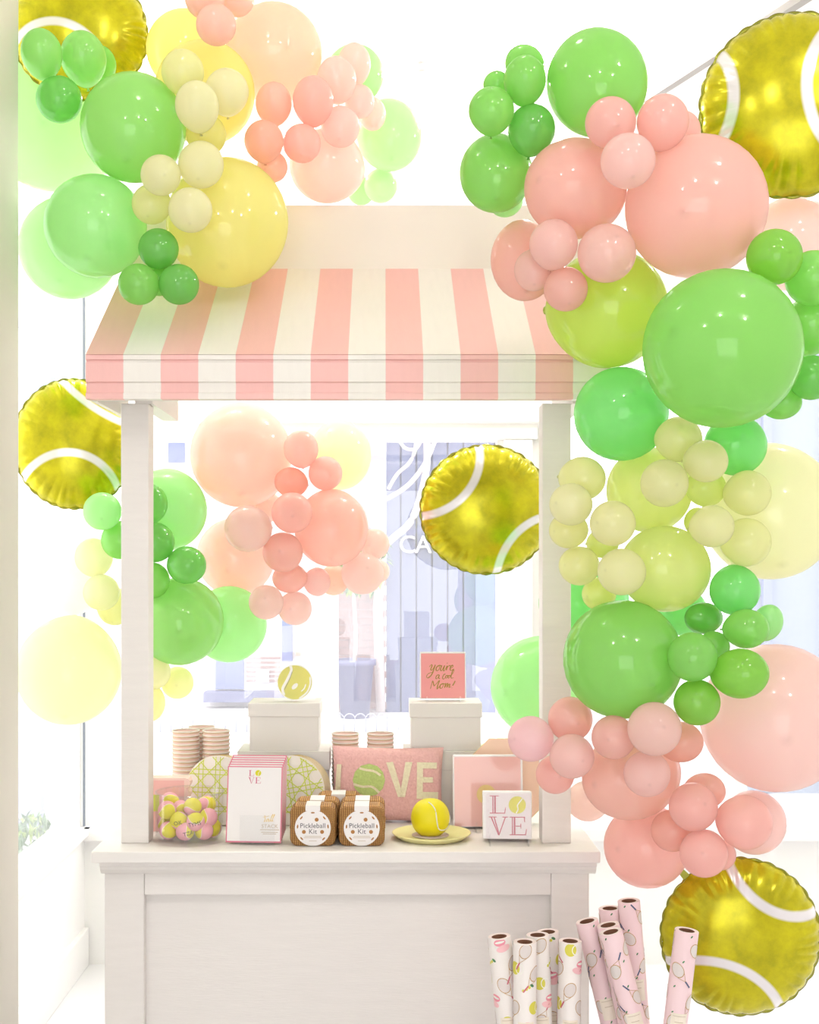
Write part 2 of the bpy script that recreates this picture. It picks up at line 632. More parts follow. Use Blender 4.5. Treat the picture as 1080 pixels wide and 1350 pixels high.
# shop front left of the pier
shop = thing('brick_shop', 'pale shop front with navy ledge seen through the window left of the cart', 'building', (0, 15.2, 0))
s15 = 15.2 / F


def qx(px):
    return (px - VX) * s15


def qz(py):
    return EYE - (py - VY) * s15


MB().box(qx(-260), qx(416), 0.0, 0.3, -0.02, 5).build('wall', 'shop_white', shop)
MB().box(qx(272), qx(386), -0.25, 0, qz(923), qz(910)).build('ledge', 'planter_navy', shop)
MB().box(qx(285), qx(322), -0.06, 0, qz(908), qz(868)).build('window', 'siding_light', shop)
MB().box(qx(372), qx(386), -0.05, 0, qz(872), qz(800)).build('door_strip', 'blue_door', shop)
MB().box(qx(390), qx(405), -0.08, 0, qz(864), qz(790)).build('post', 'salmon_wood', shop)
MB().box(qx(338), qx(355), -0.04, 0, qz(899), qz(882)).build('notice', 'sign_white', shop)
for k in range(6):
    MB().box(qx(325), qx(370), -0.02, 0, qz(866 + k * 6), qz(869 + k * 6)).build('brick_course', 'brick', shop)
MB().box(qx(222), qx(244), -0.02, 0, qz(610), qz(575)).build('upper_window', 'blue_door', shop)
MB().box(qx(-50), qx(96), -0.04, 0, qz(520), qz(498)).build('upper_window', 'siding_light', shop)
MB().box(qx(-50), qx(66), -0.04, 0, qz(432), qz(420)).build('awning_band', 'siding_light', shop)

# low looped wire edging
ed = thing('wire_edging', 'low looped wire edging along the far pavement', 'edging', (0, 12.9, -0.02))
for k in range(26):
    x0 = -2.6 + k * 0.105
    MB().tube([(x0, 0, 0), (x0, 0, 0.12)] + [(x0 + 0.055 - 0.055 * math.cos(a), 0, 0.12 + 0.06 * math.sin(a)) for a in (0.5, 1.0, 1.57, 2.1, 2.6)] +
              [(x0 + 0.11, 0, 0.12), (x0 + 0.11, 0, 0)], 0.006, 6).build('hoop', 'wire_grey', ed, True)

# things seen through the left return window
gp = thing('grey_gate', 'pale grey mesh gate outside the left window', 'gate', (-2.25, 8.1, -0.02))
MB().box(-0.30, 0.18, 0, 0.03, 0.0, 0.62).build('panel', 'grey_panel', gp)
MB().box(-0.33, -0.30, -0.01, 0.04, 0.0, 0.68).build('post', 'shop_white', gp)
MB().box(0.18, 0.21, -0.01, 0.04, 0.0, 0.68).build('post', 'shop_white', gp)
for k in range(2):
    sh = leaves(130, (0.17, 0.15, 0.15), 0.17, 0.08, None, 20 + k).build('low_shrub', ['leaf_dark', 'leaf'], None, loc=(-2.28 + 0.36 * k, 7.1 + 0.1 * k, -0.02))
    tag(sh, ['low pale shrub outside the left window nearest the pier', 'low pale shrub outside the left window nearest the gate'][k], 'shrub', 'shrubs outside the left window')
bl = thing('blue_shopfront', 'pale blue building front outside the right-hand window', 'building', (3.1, 9.5, 0))
MB().box(-0.5, 2.6, 0, 0.3, -0.02, 5).build('wall', 'pale_blue_wall', bl)
for k in range(3):
    MB().box(-0.4 + 0.45 * k, -0.34 + 0.45 * k, -0.05, 0, 0, 4).build('pilaster', 'siding_light', bl)

# ------------------------------------------------------------------ the cart
CY = 3.365          # front edge of the counter top
CT = EYE - (1123 - VY) * CY / F      # counter top height
CX0, CX1 = (120 - VX) * CY / F, (792 - VX) * CY / F
CD = 0.60
cart = thing('market_cart', 'white wooden market cart with pink and white striped awning', 'cart', (0, 0, 0))
ct = MB().box(CX0, CX1, CY, CY + CD, CT - 0.029, CT).build('countertop', 'cart_top', cart, bevel=0.003)
# moulding under the top
mx0, mx1 = (131 - VX) * 3.385 / F, (787 - VX) * 3.385 / F
prof = [(3.385, CT - 0.030), (3.385, CT - 0.042), (3.391, CT - 0.044), (3.393, CT - 0.052), (3.402, CT - 0.062), (3.412, CT - 0.066), (3.425, CT - 0.067), (3.44, CT - 0.067), (3.44, CT - 0.030)]
MB().prism(prof, mx0, mx1, 'x').build('moulding', 'cart_white', cart)
for sgn, xx in ((-1, mx0), (1, mx1)):
    MB().box(min(xx, xx - sgn * 0.03), max(xx, xx - sgn * 0.03), 3.44, CY + CD - 0.03, CT - 0.067, CT - 0.030).build('moulding', 'cart_white', cart)
CB = 3.425          # cabinet front
bx0, bx1 = (138 - VX) * CB / F, (777 - VX) * CB / F
sw0, sw1 = (190 - VX) * CB / F, (727 - VX) * CB / F
zr = EYE - (1180 - VY) * CB / F
MB().box(bx0, sw0, CB, CB + 0.03, 0.0, CT - 0.067).build('stile', 'cart_white', cart, bevel=0.002)
MB().box(sw1, bx1, CB, CB + 0.03, 0.0, CT - 0.067).build('stile', 'cart_white', cart, bevel=0.002)
MB().box(sw0 + 0.0005, sw1 - 0.0005, CB + 0.001, CB + 0.03, zr, CT - 0.067).build('rail', 'cart_white', cart, bevel=0.002)
MB().box(sw0 + 0.0005, sw1 - 0.0005, CB + 0.001, CB + 0.03, 0.0, 0.14).build('rail', 'cart_white', cart, bevel=0.002)
MB().box(sw0 - 0.02, sw1 + 0.02, CB + 0.03, CB + 0.045, 0.0, CT - 0.03).build('front_panel', 'cart_white', cart)
MB().box(bx0, bx0 + 0.02, CB + 0.03, CY + CD - 0.04, 0.0, CT - 0.03).build('side_panel', 'cart_white', cart)
MB().box(bx1 - 0.02, bx1, CB + 0.03, CY + CD - 0.04, 0.0, CT - 0.03).build('side_panel', 'cart_white', cart)
MB().box(bx0, bx1, CY + CD - 0.04, CY + CD - 0.02, 0.0, CT - 0.03).build('back_panel', 'cart_white', cart)
# posts
PY = 3.464
AB = 2.04           # underside of the awning frame
for (a, b) in ((159.5, 196), (715, 753)):
    MB().box((a - VX) * PY / F, (b - VX) * PY / F, PY, PY + 0.075, CT, AB + 0.012).build('post', 'cart_white', cart, bevel=0.0025)
# awning
AY = 3.30
ax0 = (113 - VX) * AY / F
sw = 49.45 * AY / F
RY, RZ = 3.80, 2.476    # where the slope meets the header board
FZ = 2.153              # top of the fascia
valp = [(AY, AB + 0.004), (AY, AB + 0.018), (AY + 0.006, AB + 0.020), (AY + 0.006, AB + 0.044), (AY, AB + 0.047), (AY, FZ - 0.018), (AY + 0.004, FZ - 0.017),
        (AY + 0.004, FZ - 0.012), (AY - 0.001, FZ - 0.011), (AY - 0.001, FZ), (AY + 0.03, FZ), (AY + 0.03, AB + 0.004)]
NS = 14
vm = {}
for i in range(NS):
    col = 'stripe_pink' if i % 2 == 0 else 'stripe_white'
    if col not in vm:
        vm[col] = (MB().prism(valp, 0, sw, 'x').mesh('valance_panel', col),
                   MB().prism([(AY, FZ + 0.0015), (RY, RZ + 0.0015), (RY, RZ - 0.022), (AY + 0.02, FZ - 0.006)], 0, sw, 'x').mesh('awning_panel', col))
    obj('valance_panel', vm[col][0], cart, 0, (ax0 + i * sw, 0, 0))
    obj('awning_panel', vm[col][1], cart, 0, (ax0 + i * sw, 0, 0))
ax1 = ax0 + NS * sw
# frame inside the awning
ix0, ix1 = -0.606, 0.492
BE = 3.90
MB().box(ax0 + 0.01, ax1 - 0.01, AY + 0.03, AY + 0.06, AB + 0.006, AB + 0.09).build('front_beam', 'cart_white', cart)
MB().box(ix0 - 0.045, ix0, PY + 0.0, BE, AB + 0.012, AB + 0.11).build('side_beam', 'cart_white', cart)
MB().box(ix1, ix1 + 0.045, PY + 0.0, BE, AB + 0.012, AB + 0.11).build('side_beam', 'cart_white', cart)
MB().box(ix0 - 0.045, ix1 + 0.045, BE, BE + 0.04, AB + 0.112, AB + 0.16).build('back_beam', 'cart_white', cart)
MB().box(ax0 + 0.012, ax1 - 0.012, AY + 0.06, BE, AB + 0.112, AB + 0.122).build('soffit_board', 'stripe_white', cart)
hx0, hx1 = ax0 - 0.0, ax1 + 0.0
MB().box(hx0, hx1, RY, RY + 0.14, AB + 0.124, 2.66).build('header_board', 'header_board', cart, bevel=0.002)
for xx in (ax0, ax1 - 0.012):
    MB().prism([(AY + 0.03, AB + 0.006), (AY + 0.03, FZ - 0.01), (RY, RZ - 0.03), (RY, AB + 0.124), (RY - 0.02, AB + 0.006)], xx, xx + 0.012, 'x').build('gable_board', 'stripe_white', cart)

# ------------------------------------------------------------------ balloons
NSEG, NRING = 36, 22


def balloon_mesh():
    mb = MB()
    prof = []
    for i in range(NRING + 1):
        t = PI * i / NRING          # 0 at tip
        z = math.cos(t)
        r = math.sin(t)
        if z < 0:                    # drawn out towards the neck
            z = z * (1 + 0.10 * (-z) ** 3)
            r = r * (1 - 0.06 * (-math.cos(t)) ** 2)
        else:
            z = z * (1.0 + 0.012 * z ** 8)
        prof.append((max(r, 0.0), z))
    k0 = prof[0][1]
    prof[0] = (0.0, k0 + 0.012)
    prof.insert(1, (0.035, k0 + 0.006))
    prof[-1] = (0.045, prof[-1][1] - 0.02)
    return MB().lathe(prof, NSEG)


bal_geo = balloon_mesh()
knot_geo = MB().lathe([(0.04, -1.10), (0.03, -1.135), (0.055, -1.15), (0.055, -1.165), (0.02, -1.17), (0.075, -1.235), (0.0, -1.225)], 12)
BAL_ME, KNOT_ME = {}, {}


def bal_mesh(c):
    if c not in BAL_ME:
        BAL_ME[c] = bal_geo.mesh('balloon', 'latex_' + c, True)
        KNOT_ME[c] = knot_geo.mesh('knot', 'latex_' + c, True)
    return BAL_ME[c], KNOT_ME[c]


PLACED = []          # (centre, radius)
BRND = random.Random(11)


def garland(group, rows, ymax=4.95, tight=0.97):
    """rows are listed front to back; each balloon slides away from the viewer until it only touches what is already there"""
    first = len(PLACED)
    for (cx, cy, rx, ry, colr, y0, label) in rows:
        y = y0
        rp = (rx + ry) / 2
        while y < ymax:
            c = P(cx, cy, y)
            r = rp * y / F
            if all((c - pc).length >= tight * (r + pr) for pc, pr in PLACED):
                break
            y += 0.01
        PLACED.append((P(cx, cy, y), rp * y / F))
    for n, (cx, cy, rx, ry, colr, y0, label) in enumerate(rows):
        c, r = PLACED[first + n]
        s = c.y / F
        b, k = bal_mesh(colr)
        o = bpy.data.objects.new('balloon', b)
        COL.objects.link(o)
        tag(o, label, 'balloon', group)
        # necks are tied together: each knot points at the neighbours it hangs with, and back from the viewer
        near = sorted((q for q in PLACED[first:first + len(rows)] if (q[0] - c).length > 1e-5), key=lambda q: (q[0] - c).length - q[1])[:3]
        to = sum(((q[0] - c).normalized() for q in near), Vector((0, 0, 0)))
        if ry > rx * 1.05:
            ax = Vector((0.1 * BRND.uniform(-1, 1), 0.85, 1.0 if (to.z > 0 or rx + ry > 80) else -1.0))
            sc = (rx * s, rx * s, math.sqrt(ry * ry - rx * rx * 0.42) / 0.762 * s / 1.09)
        elif rx > ry * 1.05:
            ax = Vector((1.0 if to.x > 0 else -1.0, 0.85, 0.15 * BRND.uniform(-1, 1)))
            sc = (ry * s, ry * s, math.sqrt(rx * rx - ry * ry * 0.42) / 0.762 * s / 1.09)
        else:
            ax = Vector((0.45 * BRND.uniform(-1, 1), 1.0, 0.45 * BRND.uniform(-1, 1)))
            sc = (r,) * 3
        q = Vector((0, 0, -1)).rotation_difference(ax.normalized())
        o.matrix_world = Matrix.Translation(c) @ q.to_matrix().to_4x4() @ Matrix.Diagonal((*sc, 1))
        kn = bpy.data.objects.new('knot', k)
        COL.objects.link(kn)
        kn.parent = o


FOILS = [(105, 42, 3.80, 88, 88), (1046, 139, 3.30, 120, 120), (98, 585, 4.10, 78, 86), (976, 1235, 3.30, 103, 105), (641, 672, 4.20, 87, 85)]
for (fx_, fy_, fY, fr, fq) in FOILS:       # room kept for the foil balloons
    c0, r0 = P(fx_, fy_, fY), fr * fY / F
    for rad, n in ((0, 1), (0.5, 8), (0.86, 14)):
        for k in range(n):
            a = 2 * PI * k / n
            PLACED.append((c0 + Vector((rad * r0 * math.cos(a), 0, rad * r0 * math.sin(a))), r0 * (0.38 if rad < 0.6 else 0.14)))

GTL = 'balloons of the upper left garland'
garland(GTL, [
    (55, 71, 27, 32, 'mid_green', 3.48, 'small green balloon, left of the three on the upper left foil tennis ball'),
    (110, 77, 30, 35, 'mid_green', 3.48, 'small green balloon, right of the three on the upper left foil tennis ball'),
    (78, 131, 30, 32, 'dark_green', 3.49, 'small darker green balloon, lowest of the three by the upper left foil'),
    (209, 328, 26, 27, 'dark_green', 3.34, 'small dark green balloon, top of the trio over the awning left end'),
    (183, 375, 27, 27, 'green', 3.33, 'small green balloon, left of the trio resting over the awning'),
    (236, 375, 26, 27, 'dark_green', 3.33, 'small dark green balloon, right of the trio resting over the awning'),
    (260, 140, 29, 33, 'cream', 3.32, 'small cream yellow balloon, foremost of the upper three at left'),
    (241, 95, 28, 30, 'pale_yellow', 3.40, 'small pale yellow balloon, topmost of the small yellow string'),
    (299, 121, 29, 31, 'cream', 3.40, 'small cream balloon on the right of the upper yellow trio'),
    (212, 231, 26, 27, 'cream', 3.30, 'small cream balloon touching the mid-green balloon lower right edge'),
    (265, 217, 30, 33, 'cream', 3.34, 'small cream balloon, upper right of the lower yellow cluster'),
    (251, 277, 29, 31, 'cream', 3.30, 'small cream balloon, lowest of the small yellow string'),
    (200, 269, 26, 28, 'pale_yellow', 3.37, 'small pale yellow balloon behind the left of the lower yellow cluster'),
    (272, 178, 27, 26, 'yellow', 3.42, 'small yellow balloon half hidden between the two yellow clusters'),
    (285, 33, 26, 27, 'peach', 3.42, 'small peach balloon hanging below two others at the top edge'),
    (270, -2, 27, 26, 'peach', 3.46, 'small peach balloon cut by the top edge, left of two'),
    (312, -2, 23, 24, 'peach', 3.48, 'small peach balloon cut by the top edge, right of two'),
    (413, 133, 27, 32, 'pink', 3.56, 'small pink balloon, upper right of the four at top centre-left'),
    (361, 137, 24, 28, 'peach', 3.58, 'small peach balloon, upper left of the four above the awning header'),
    (348, 186, 26, 28, 'coral', 3.54, 'small coral balloon, lower left of the four above the header'),
    (398, 189, 25, 27, 'pink', 3.56, 'small pink balloon, lower right of the four above the header'),
    (444, 105, 26, 30, 'faint_pink', 3.64, 'small very pale pink balloon above the right pink trio'),
    (474, 134, 20, 26, 'pale_pink', 3.68, 'small pale pink balloon, middle of the right pink trio'),
    (449, 167, 26, 29, 'pale_pink', 3.62, 'small pale pink balloon, lowest of the right pink trio'),
    (176, 168, 69, 77, 'mid_green', 3.42, 'big mid-green balloon below the upper left foil tennis ball'),
    (126, 298, 67, 71, 'light_green', 3.46, 'big light green balloon over the awning left corner'),
    (300, 293, 80, 92, 'yellow', 3.46, 'big yellow balloon resting on the awning and header'),
    (270, 122, 66, 72, 'yellow', 3.5, 'big yellow balloon behind the upper small cream trio'),
    (359, 220, 21, 20, 'peach', 3.62, 'small peach balloon tucked below the four above the header'),
    (210, 368, 22, 22, 'green', 3.40, 'small green balloon hidden behind the trio over the awning'),
    (467, 85, 22, 27, 'faint_pink', 3.72, 'small faint pink balloon at the top right of the left garland'),
    (491, 150, 18, 27, 'faint_pink', 3.74, 'small faint pink balloon against the green balloon right of the garland'),
    (431, 219, 52, 48, 'pale_pink', 3.66, 'big pale pink balloon just above the awning header'),
    (361, 70, 62, 65, 'faint_peach', 3.62, 'big faint peach balloon above the four small pink ones'),
    (133, 85, 20, 24, 'green', 3.62, 'small green balloon peeping behind the upper left foil trio'),
    (245, 66, 52, 55, 'yellow', 3.7, 'big yellow balloon furthest back near the top edge'),
    (70, 152, 98, 98, 'light_green', 3.62, 'biggest light green balloon cut by the left pier'),
    (92, 326, 66, 72, 'pale_green', 3.66, 'big very pale green balloon left of the awning'),
    (513, 178, 43, 53, 'pale_green', 3.8, 'pale green balloon at the right end of the left garland'),
    (468, 98, 38, 38, 'pale_green', 3.8, 'pale green balloon behind the faint pink ones near the ceiling'),
    (440, 82, 45, 42, 'white', 3.82, 'white balloon behind the faint pink ones near the ceiling'),
    (502, 245, 22, 24, 'pale_green', 4.02, 'small pale green balloon just above the header, right of two'),
    (476, 252, 18, 20, 'light_green', 4.02, 'small green balloon just above the header, left of two'),
])

GR = 'balloons of the right garland'
garland(GR, [
    (953, 460, 110, 104, 'green', 2.80, 'biggest green balloon in the right garland'),
    (692, 106, 28, 32, 'green', 2.96, 'small green balloon, upper right of the top cluster in the right garland'),
    (648, 146, 30, 32, 'green', 2.96, 'small green balloon, leftmost of the top cluster in the right garland'),
    (701, 171, 31, 34, 'dark_green', 2.95, 'small dark green balloon, lowest of the top cluster in the right garland'),
    (828, 212, 36, 38, 'blush', 2.78, 'small pink balloon, front and lowest of the trio between big pinks'),
    (805, 162, 33, 34, 'pink', 2.84, 'small pink balloon, left of the trio above the big pink pair'),
    (874, 161, 34, 37, 'pink', 2.84, 'small pink balloon, right of the trio above the big pink pair'),
    (730, 322, 32, 34, 'blush', 2.92, 'small pink balloon, top of the cluster above the striped awning'),
    (800, 334, 39, 38, 'blush', 2.90, 'largest small pink balloon, right of the cluster above the lime balloon'),
    (746, 381, 29, 31, 'pink', 2.95, 'small pink balloon, lowest of the cluster above the lime balloon'),
    (704, 356, 26, 30, 'blush', 3.0, 'small pale pink balloon, leftmost of the cluster over the awning'),
    (1021, 339, 37, 36, 'leaf_green', 2.84, 'small leaf green balloon left of two at the right edge'),
    (1072, 367, 37, 36, 'green', 2.80, 'small green balloon cut by the right edge under the foil'),
    (931, 608, 30, 28, 'olive_cream', 2.94, 'small cream balloon just below the biggest green balloon'),
    (876, 637, 32, 31, 'olive_cream', 2.94, 'small cream balloon left in the middle yellow trio'),
    (939, 694, 30, 28, 'olive_cream', 2.94, 'small cream balloon centred in front of the huge pale yellow one'),
    (808, 690, 32, 30, 'olive_cream', 2.96, 'small cream balloon right of the column by the right post'),
    (820, 754, 34, 31, 'olive_cream', 2.96, 'small cream balloon just above the big green lower balloon'),
    (753, 665, 30, 28, 'cream', 3.04, 'small cream balloon, second down in the column over the right post'),
    (768, 631, 32, 29, 'pale_yellow', 3.10, 'small pale yellow balloon, topmost in the column by the right post'),
    (750, 699, 28, 24, 'pale_yellow', 3.12, 'small pale yellow balloon, third down in the column by the right post'),
    (764, 746, 29, 26, 'pale_yellow', 3.10, 'small pale yellow balloon, bottom of the column by the right post'),
    (895, 579, 32, 30, 'pale_yellow', 3.02, 'small pale yellow balloon tucked under the biggest green balloon'),
    (986, 650, 32, 30, 'pale_yellow', 3.04, 'small pale yellow balloon, upper of two before the huge yellow one'),
    (984, 715, 34, 32, 'pale_yellow', 3.04, 'small pale yellow balloon, lower of two before the huge yellow one'),
    (913, 866, 33, 32, 'green', 2.92, 'small green balloon, left of the lower green cluster'),
    (976, 888, 38, 33, 'leaf_green', 2.92, 'small leaf green balloon, right and largest of the lower green cluster'),
    (919, 926, 31, 30, 'leaf_green', 2.95, 'small leaf green balloon, lowest of the lower green cluster'),
    (984, 829, 30, 26, 'green', 2.98, 'small green balloon above the largest of the lower green cluster'),
    (969, 778, 33, 35, 'bright_green', 3.02, 'small bright green balloon, topmost of the lower green cluster'),
    (863, 961, 36, 35, 'blush', 2.94, 'small light pink balloon right below the big green lower balloon'),
    (700, 974, 32, 30, 'rose', 3.12, 'small rose pink balloon, leftmost, in front of the right post'),
    (754, 997, 29, 30, 'blush', 3.06, 'small pink balloon in front of the post, right of the rose one'),
    (752, 948, 29, 30, 'pink', 3.14, 'small pink balloon at the post, above the others there'),
    (732, 1021, 26, 25, 'pink', 3.18, 'small pink balloon, lowest of the four in front of the post'),
    (809, 972, 29, 29, 'pink', 3.0, 'small pink balloon under the left of the big green lower balloon'),
    (853, 1020, 30, 31, 'blush', 3.0, 'small pink balloon in front of the big peach lower balloon'),
    (914, 1064, 32, 32, 'pink', 3.02, 'small deeper pink balloon, top of the lowest pink cluster'),
    (982, 1084, 38, 36, 'pink', 3.02, 'largest small pink balloon, right of the lowest pink cluster'),
    (928, 1125, 31, 32, 'pink', 3.02, 'small pink balloon, lowest, touching the bottom foil tennis ball'),
    (886, 1095, 27, 28, 'coral', 3.08, 'small coral balloon, left of the lowest pink cluster'),
    (801, 407, 83, 78, 'lime', 3.09, 'big lime balloon covering the awning right end'),
    (787, 109, 66, 78, 'green', 3.0, 'big green balloon at the top of the right garland'),
    (918, 273, 92, 94, 'pink', 2.84, 'biggest pink balloon beside the upper right foil tennis ball'),
    (759, 249, 72, 65, 'pink', 2.92, 'big pink balloon left of the biggest pink one'),
    (819, 546, 63, 61, 'bright_green', 3.04, 'big bright green balloon right of the post top'),
    (821, 869, 80, 77, 'green', 3.06, 'big green balloon beside the lower part of the right post'),
    (877, 750, 65, 57, 'yellow_green', 3.1, 'big yellow-green balloon just above the lower big green one'),
    (833, 1023, 72, 57, 'peach', 3.1, 'big peach balloon beside the counter right end'),
    (853, 1115, 60, 55, 'pink', 3.12, 'big pink balloon, lowest, right of the counter corner'),
    (654, 228, 48, 57, 'green', 3.04, 'big green balloon, leftmost of the right garland above the awning'),
    (691, 343, 44, 61, 'pink', 3.08, 'big pink balloon touching the awning slope'),
    (692, 84, 28, 24, 'green', 3.04, 'small green balloon, topmost behind the upper right cluster'),
    (655, 112, 18, 18, 'green', 3.06, 'small green balloon half hidden behind the left of the top cluster'),
    (898, 172, 25, 26, 'pink', 2.94, 'small pink balloon half hidden behind the trio by the foil'),
    (931, 643, 29, 25, 'yellow_green', 3.06, 'small yellow-green balloon behind the middle cream trio'),
    (1068, 430, 36, 40, 'green', 2.94, 'green balloon at the right edge behind the biggest green one'),
    (1070, 498, 30, 29, 'dark_green', 2.92, 'small dark green balloon at the right edge, lower of two'),
    (1029, 530, 28, 23, 'green', 2.98, 'small green balloon under the biggest green one at right'),
    (970, 587, 44, 40, 'bright_green', 3.08, 'bright green balloon right below the biggest green one'),
    (856, 646, 57, 56, 'yellow_green', 3.16, 'big yellow-green balloon behind the middle cream trio'),
    (928, 815, 29, 21, 'dark_green', 3.06, 'small dark green balloon, upper left of the lower green cluster'),
    (1012, 821, 20, 26, 'light_green', 3.08, 'small light green balloon at the right of the lower green cluster'),
    (941, 852, 22, 20, 'green', 3.06, 'small green balloon inside the lower green cluster'),
    (897, 978, 31, 27, 'coral', 3.08, 'small coral balloon behind the light pink one'),
    (930, 1042, 27, 23, 'peach', 3.12, 'small peach balloon behind the top of the lowest pink cluster'),
    (950, 1127, 22, 20, 'pink', 3.14, 'small pink balloon behind the lowest one at the bottom foil'),
    (795, 716, 22, 20, 'yellow_green', 3.16, 'small yellow-green balloon behind the cream column'),
    (920, 688, 18, 20, 'yellow_green', 3.14, 'small yellow-green balloon peeping left of the centred cream one'),
    (790, 783, 24, 22, 'yellow_green', 3.2, 'small yellow-green balloon above the left of the lower big green one'),
    (1022, 946, 97, 98, 'pale_pink', 3.2, 'huge pale pink balloon at the right edge'),
    (1015, 674, 88, 95, 'faint_yellow', 3.26, 'huge pale yellow balloon at the right edge'),
    (1044, 322, 62, 60, 'pale_pink', 3.45, 'big pale pink balloon under the upper right foil tennis ball'),
    (666, 262, 24, 24, 'light_green', 3.2, 'small light green balloon peeping below the leftmost big green one'),
    (994, 1084, 41, 43, 'pale_pink', 3.26, 'pale pink balloon behind the largest of the lowest pink cluster'),
    (775, 1056, 30, 27, 'faint_pink', 3.62, 'small faint pink balloon behind the counter right end'),
    (770, 795, 64, 56, 'bright_green', 3.72, 'bright green balloon behind the right post'),
    (900, 806, 34, 32, 'bright_green', 3.4, 'bright green balloon behind the top of the lower green cluster'),
    (716, 905, 73, 67, 'light_green', 4.06, 'big light green balloon behind the right post above the counter'),
])

GL = 'balloons of the left post garland'
garland(GL, [
    (135, 674, 25, 25, 'light_green', 3.9, 'small light green balloon touching the left foil tennis ball'),
    (159, 712, 25, 26, 'green', 3.94, 'small green balloon half hidden by the left post, outer side'),
    (196, 664, 25, 28, 'dark_green', 3.92, 'small dark green balloon showing right of the left post, topmost'),
    (204, 715, 27, 26, 'dark_green', 3.9, 'small dark green balloon showing right of the left post, middle'),
    (246, 745, 28, 25, 'dark_green', 3.9, 'small dark green balloon in front of the big ones by the left post'),
    (200, 765, 24, 24, 'green', 3.92, 'small green balloon showing right of the left post, lowest'),
    (237, 819, 57, 59, 'mid_green', 3.98, 'big green balloon right of the left post'),
    (219, 672, 54, 57, 'light_green', 4.0, 'big light green balloon behind the upper part of the left post'),
    (302, 823, 50, 51, 'light_green', 4.15, 'pale green balloon behind the big green one by the left post'),
    (134, 781, 24, 24, 'faint_yellow', 4.0, 'small pale yellow balloon left of the left post, lower of two'),
    (124, 735, 25, 27, 'faint_yellow', 4.04, 'small faint yellow balloon left of the left post, upper of two'),
    (203, 886, 22, 24, 'cream', 4.0, 'small cream balloon under the big green one at the left post'),
    (234, 900, 21, 22, 'pale_yellow', 4.04, 'small pale yellow balloon under the big green one, right of two'),
    (200, 928, 18, 24, 'pale_yellow', 4.06, 'small pale yellow balloon, lowest by the left post'),
    (91, 884, 69, 75, 'faint_yellow', 4.0, 'huge faint yellow balloon left of the left post'),
    (152, 800, 24, 26, 'pale_yellow', 4.1, 'small pale yellow balloon hidden by the left post'),
    (92, 768, 48, 44, 'white', 4.14, 'white balloon above the huge faint yellow one'),
    (84, 706, 44, 48, 'white', 4.14, 'white balloon below the left foil tennis ball'),
])

GC = 'balloons of the garland behind the cart'
garland(GC, [
    (327, 697, 33, 31, 'pale_pink', 4.0, 'palest small pink balloon, left of the cluster behind the cart'),
    (385, 676, 27, 27, 'pink', 4.0, 'small pink balloon, middle of the cluster behind the cart'),
    (373, 728, 26, 27, 'pink', 4.0, 'small pink balloon below the middle of the cluster behind the cart'),
    (397, 592, 23, 26, 'pink', 4.1, 'small pink balloon, topmost of the cluster behind the cart'),
    (429, 624, 23, 22, 'pink', 4.1, 'small pink balloon, upper right of the cluster behind the cart'),
    (384, 636, 23, 20, 'coral', 4.12, 'small coral balloon under the topmost behind the cart'),
    (382, 762, 24, 20, 'pink', 4.08, 'small pink balloon above the two lowest behind the cart'),
    (351, 794, 23, 23, 'pale_pink', 4.08, 'small pale pink balloon, left of the two lowest behind the cart'),
    (389, 802, 22, 23, 'pale_pink', 4.06, 'small pale pink balloon, right of the two lowest behind the cart'),
    (311, 734, 52, 52, 'peach', 4.12, 'big peach balloon, lower left of the garland behind the cart'),
    (437, 696, 49, 54, 'peach', 4.12, 'big peach balloon, right in the garland behind the cart'),
    (318, 600, 67, 73, 'peach', 4.12, 'biggest peach balloon under the awning'),
    (349, 668, 24, 22, 'peach', 4.2, 'small peach balloon between the big ones behind the cart'),
    (418, 767, 18, 20, 'pale_pink', 4.16, 'small pale pink balloon under the right big peach one'),
    (478, 756, 28, 28, 'faint_pink', 4.2, 'small faint pink balloon, lower right end of the garland behind the cart'),
    (494, 717, 20, 20, 'faint_pink', 4.24, 'small faint pink balloon, right end of the garland behind the cart'),
    (440, 765, 20, 20, 'faint_peach', 4.24, 'small faint peach balloon under the right big peach one'),
    (448, 600, 42, 49, 'faint_yellow', 4.3, 'pale yellow balloon under the awning behind the pink ones'),
    (500, 753, 14, 16, 'faint_pink', 4.3, 'tiny faint pink balloon at the far right end behind the cart'),
])

# ------------------------------------------------------------------ foil tennis-ball balloons


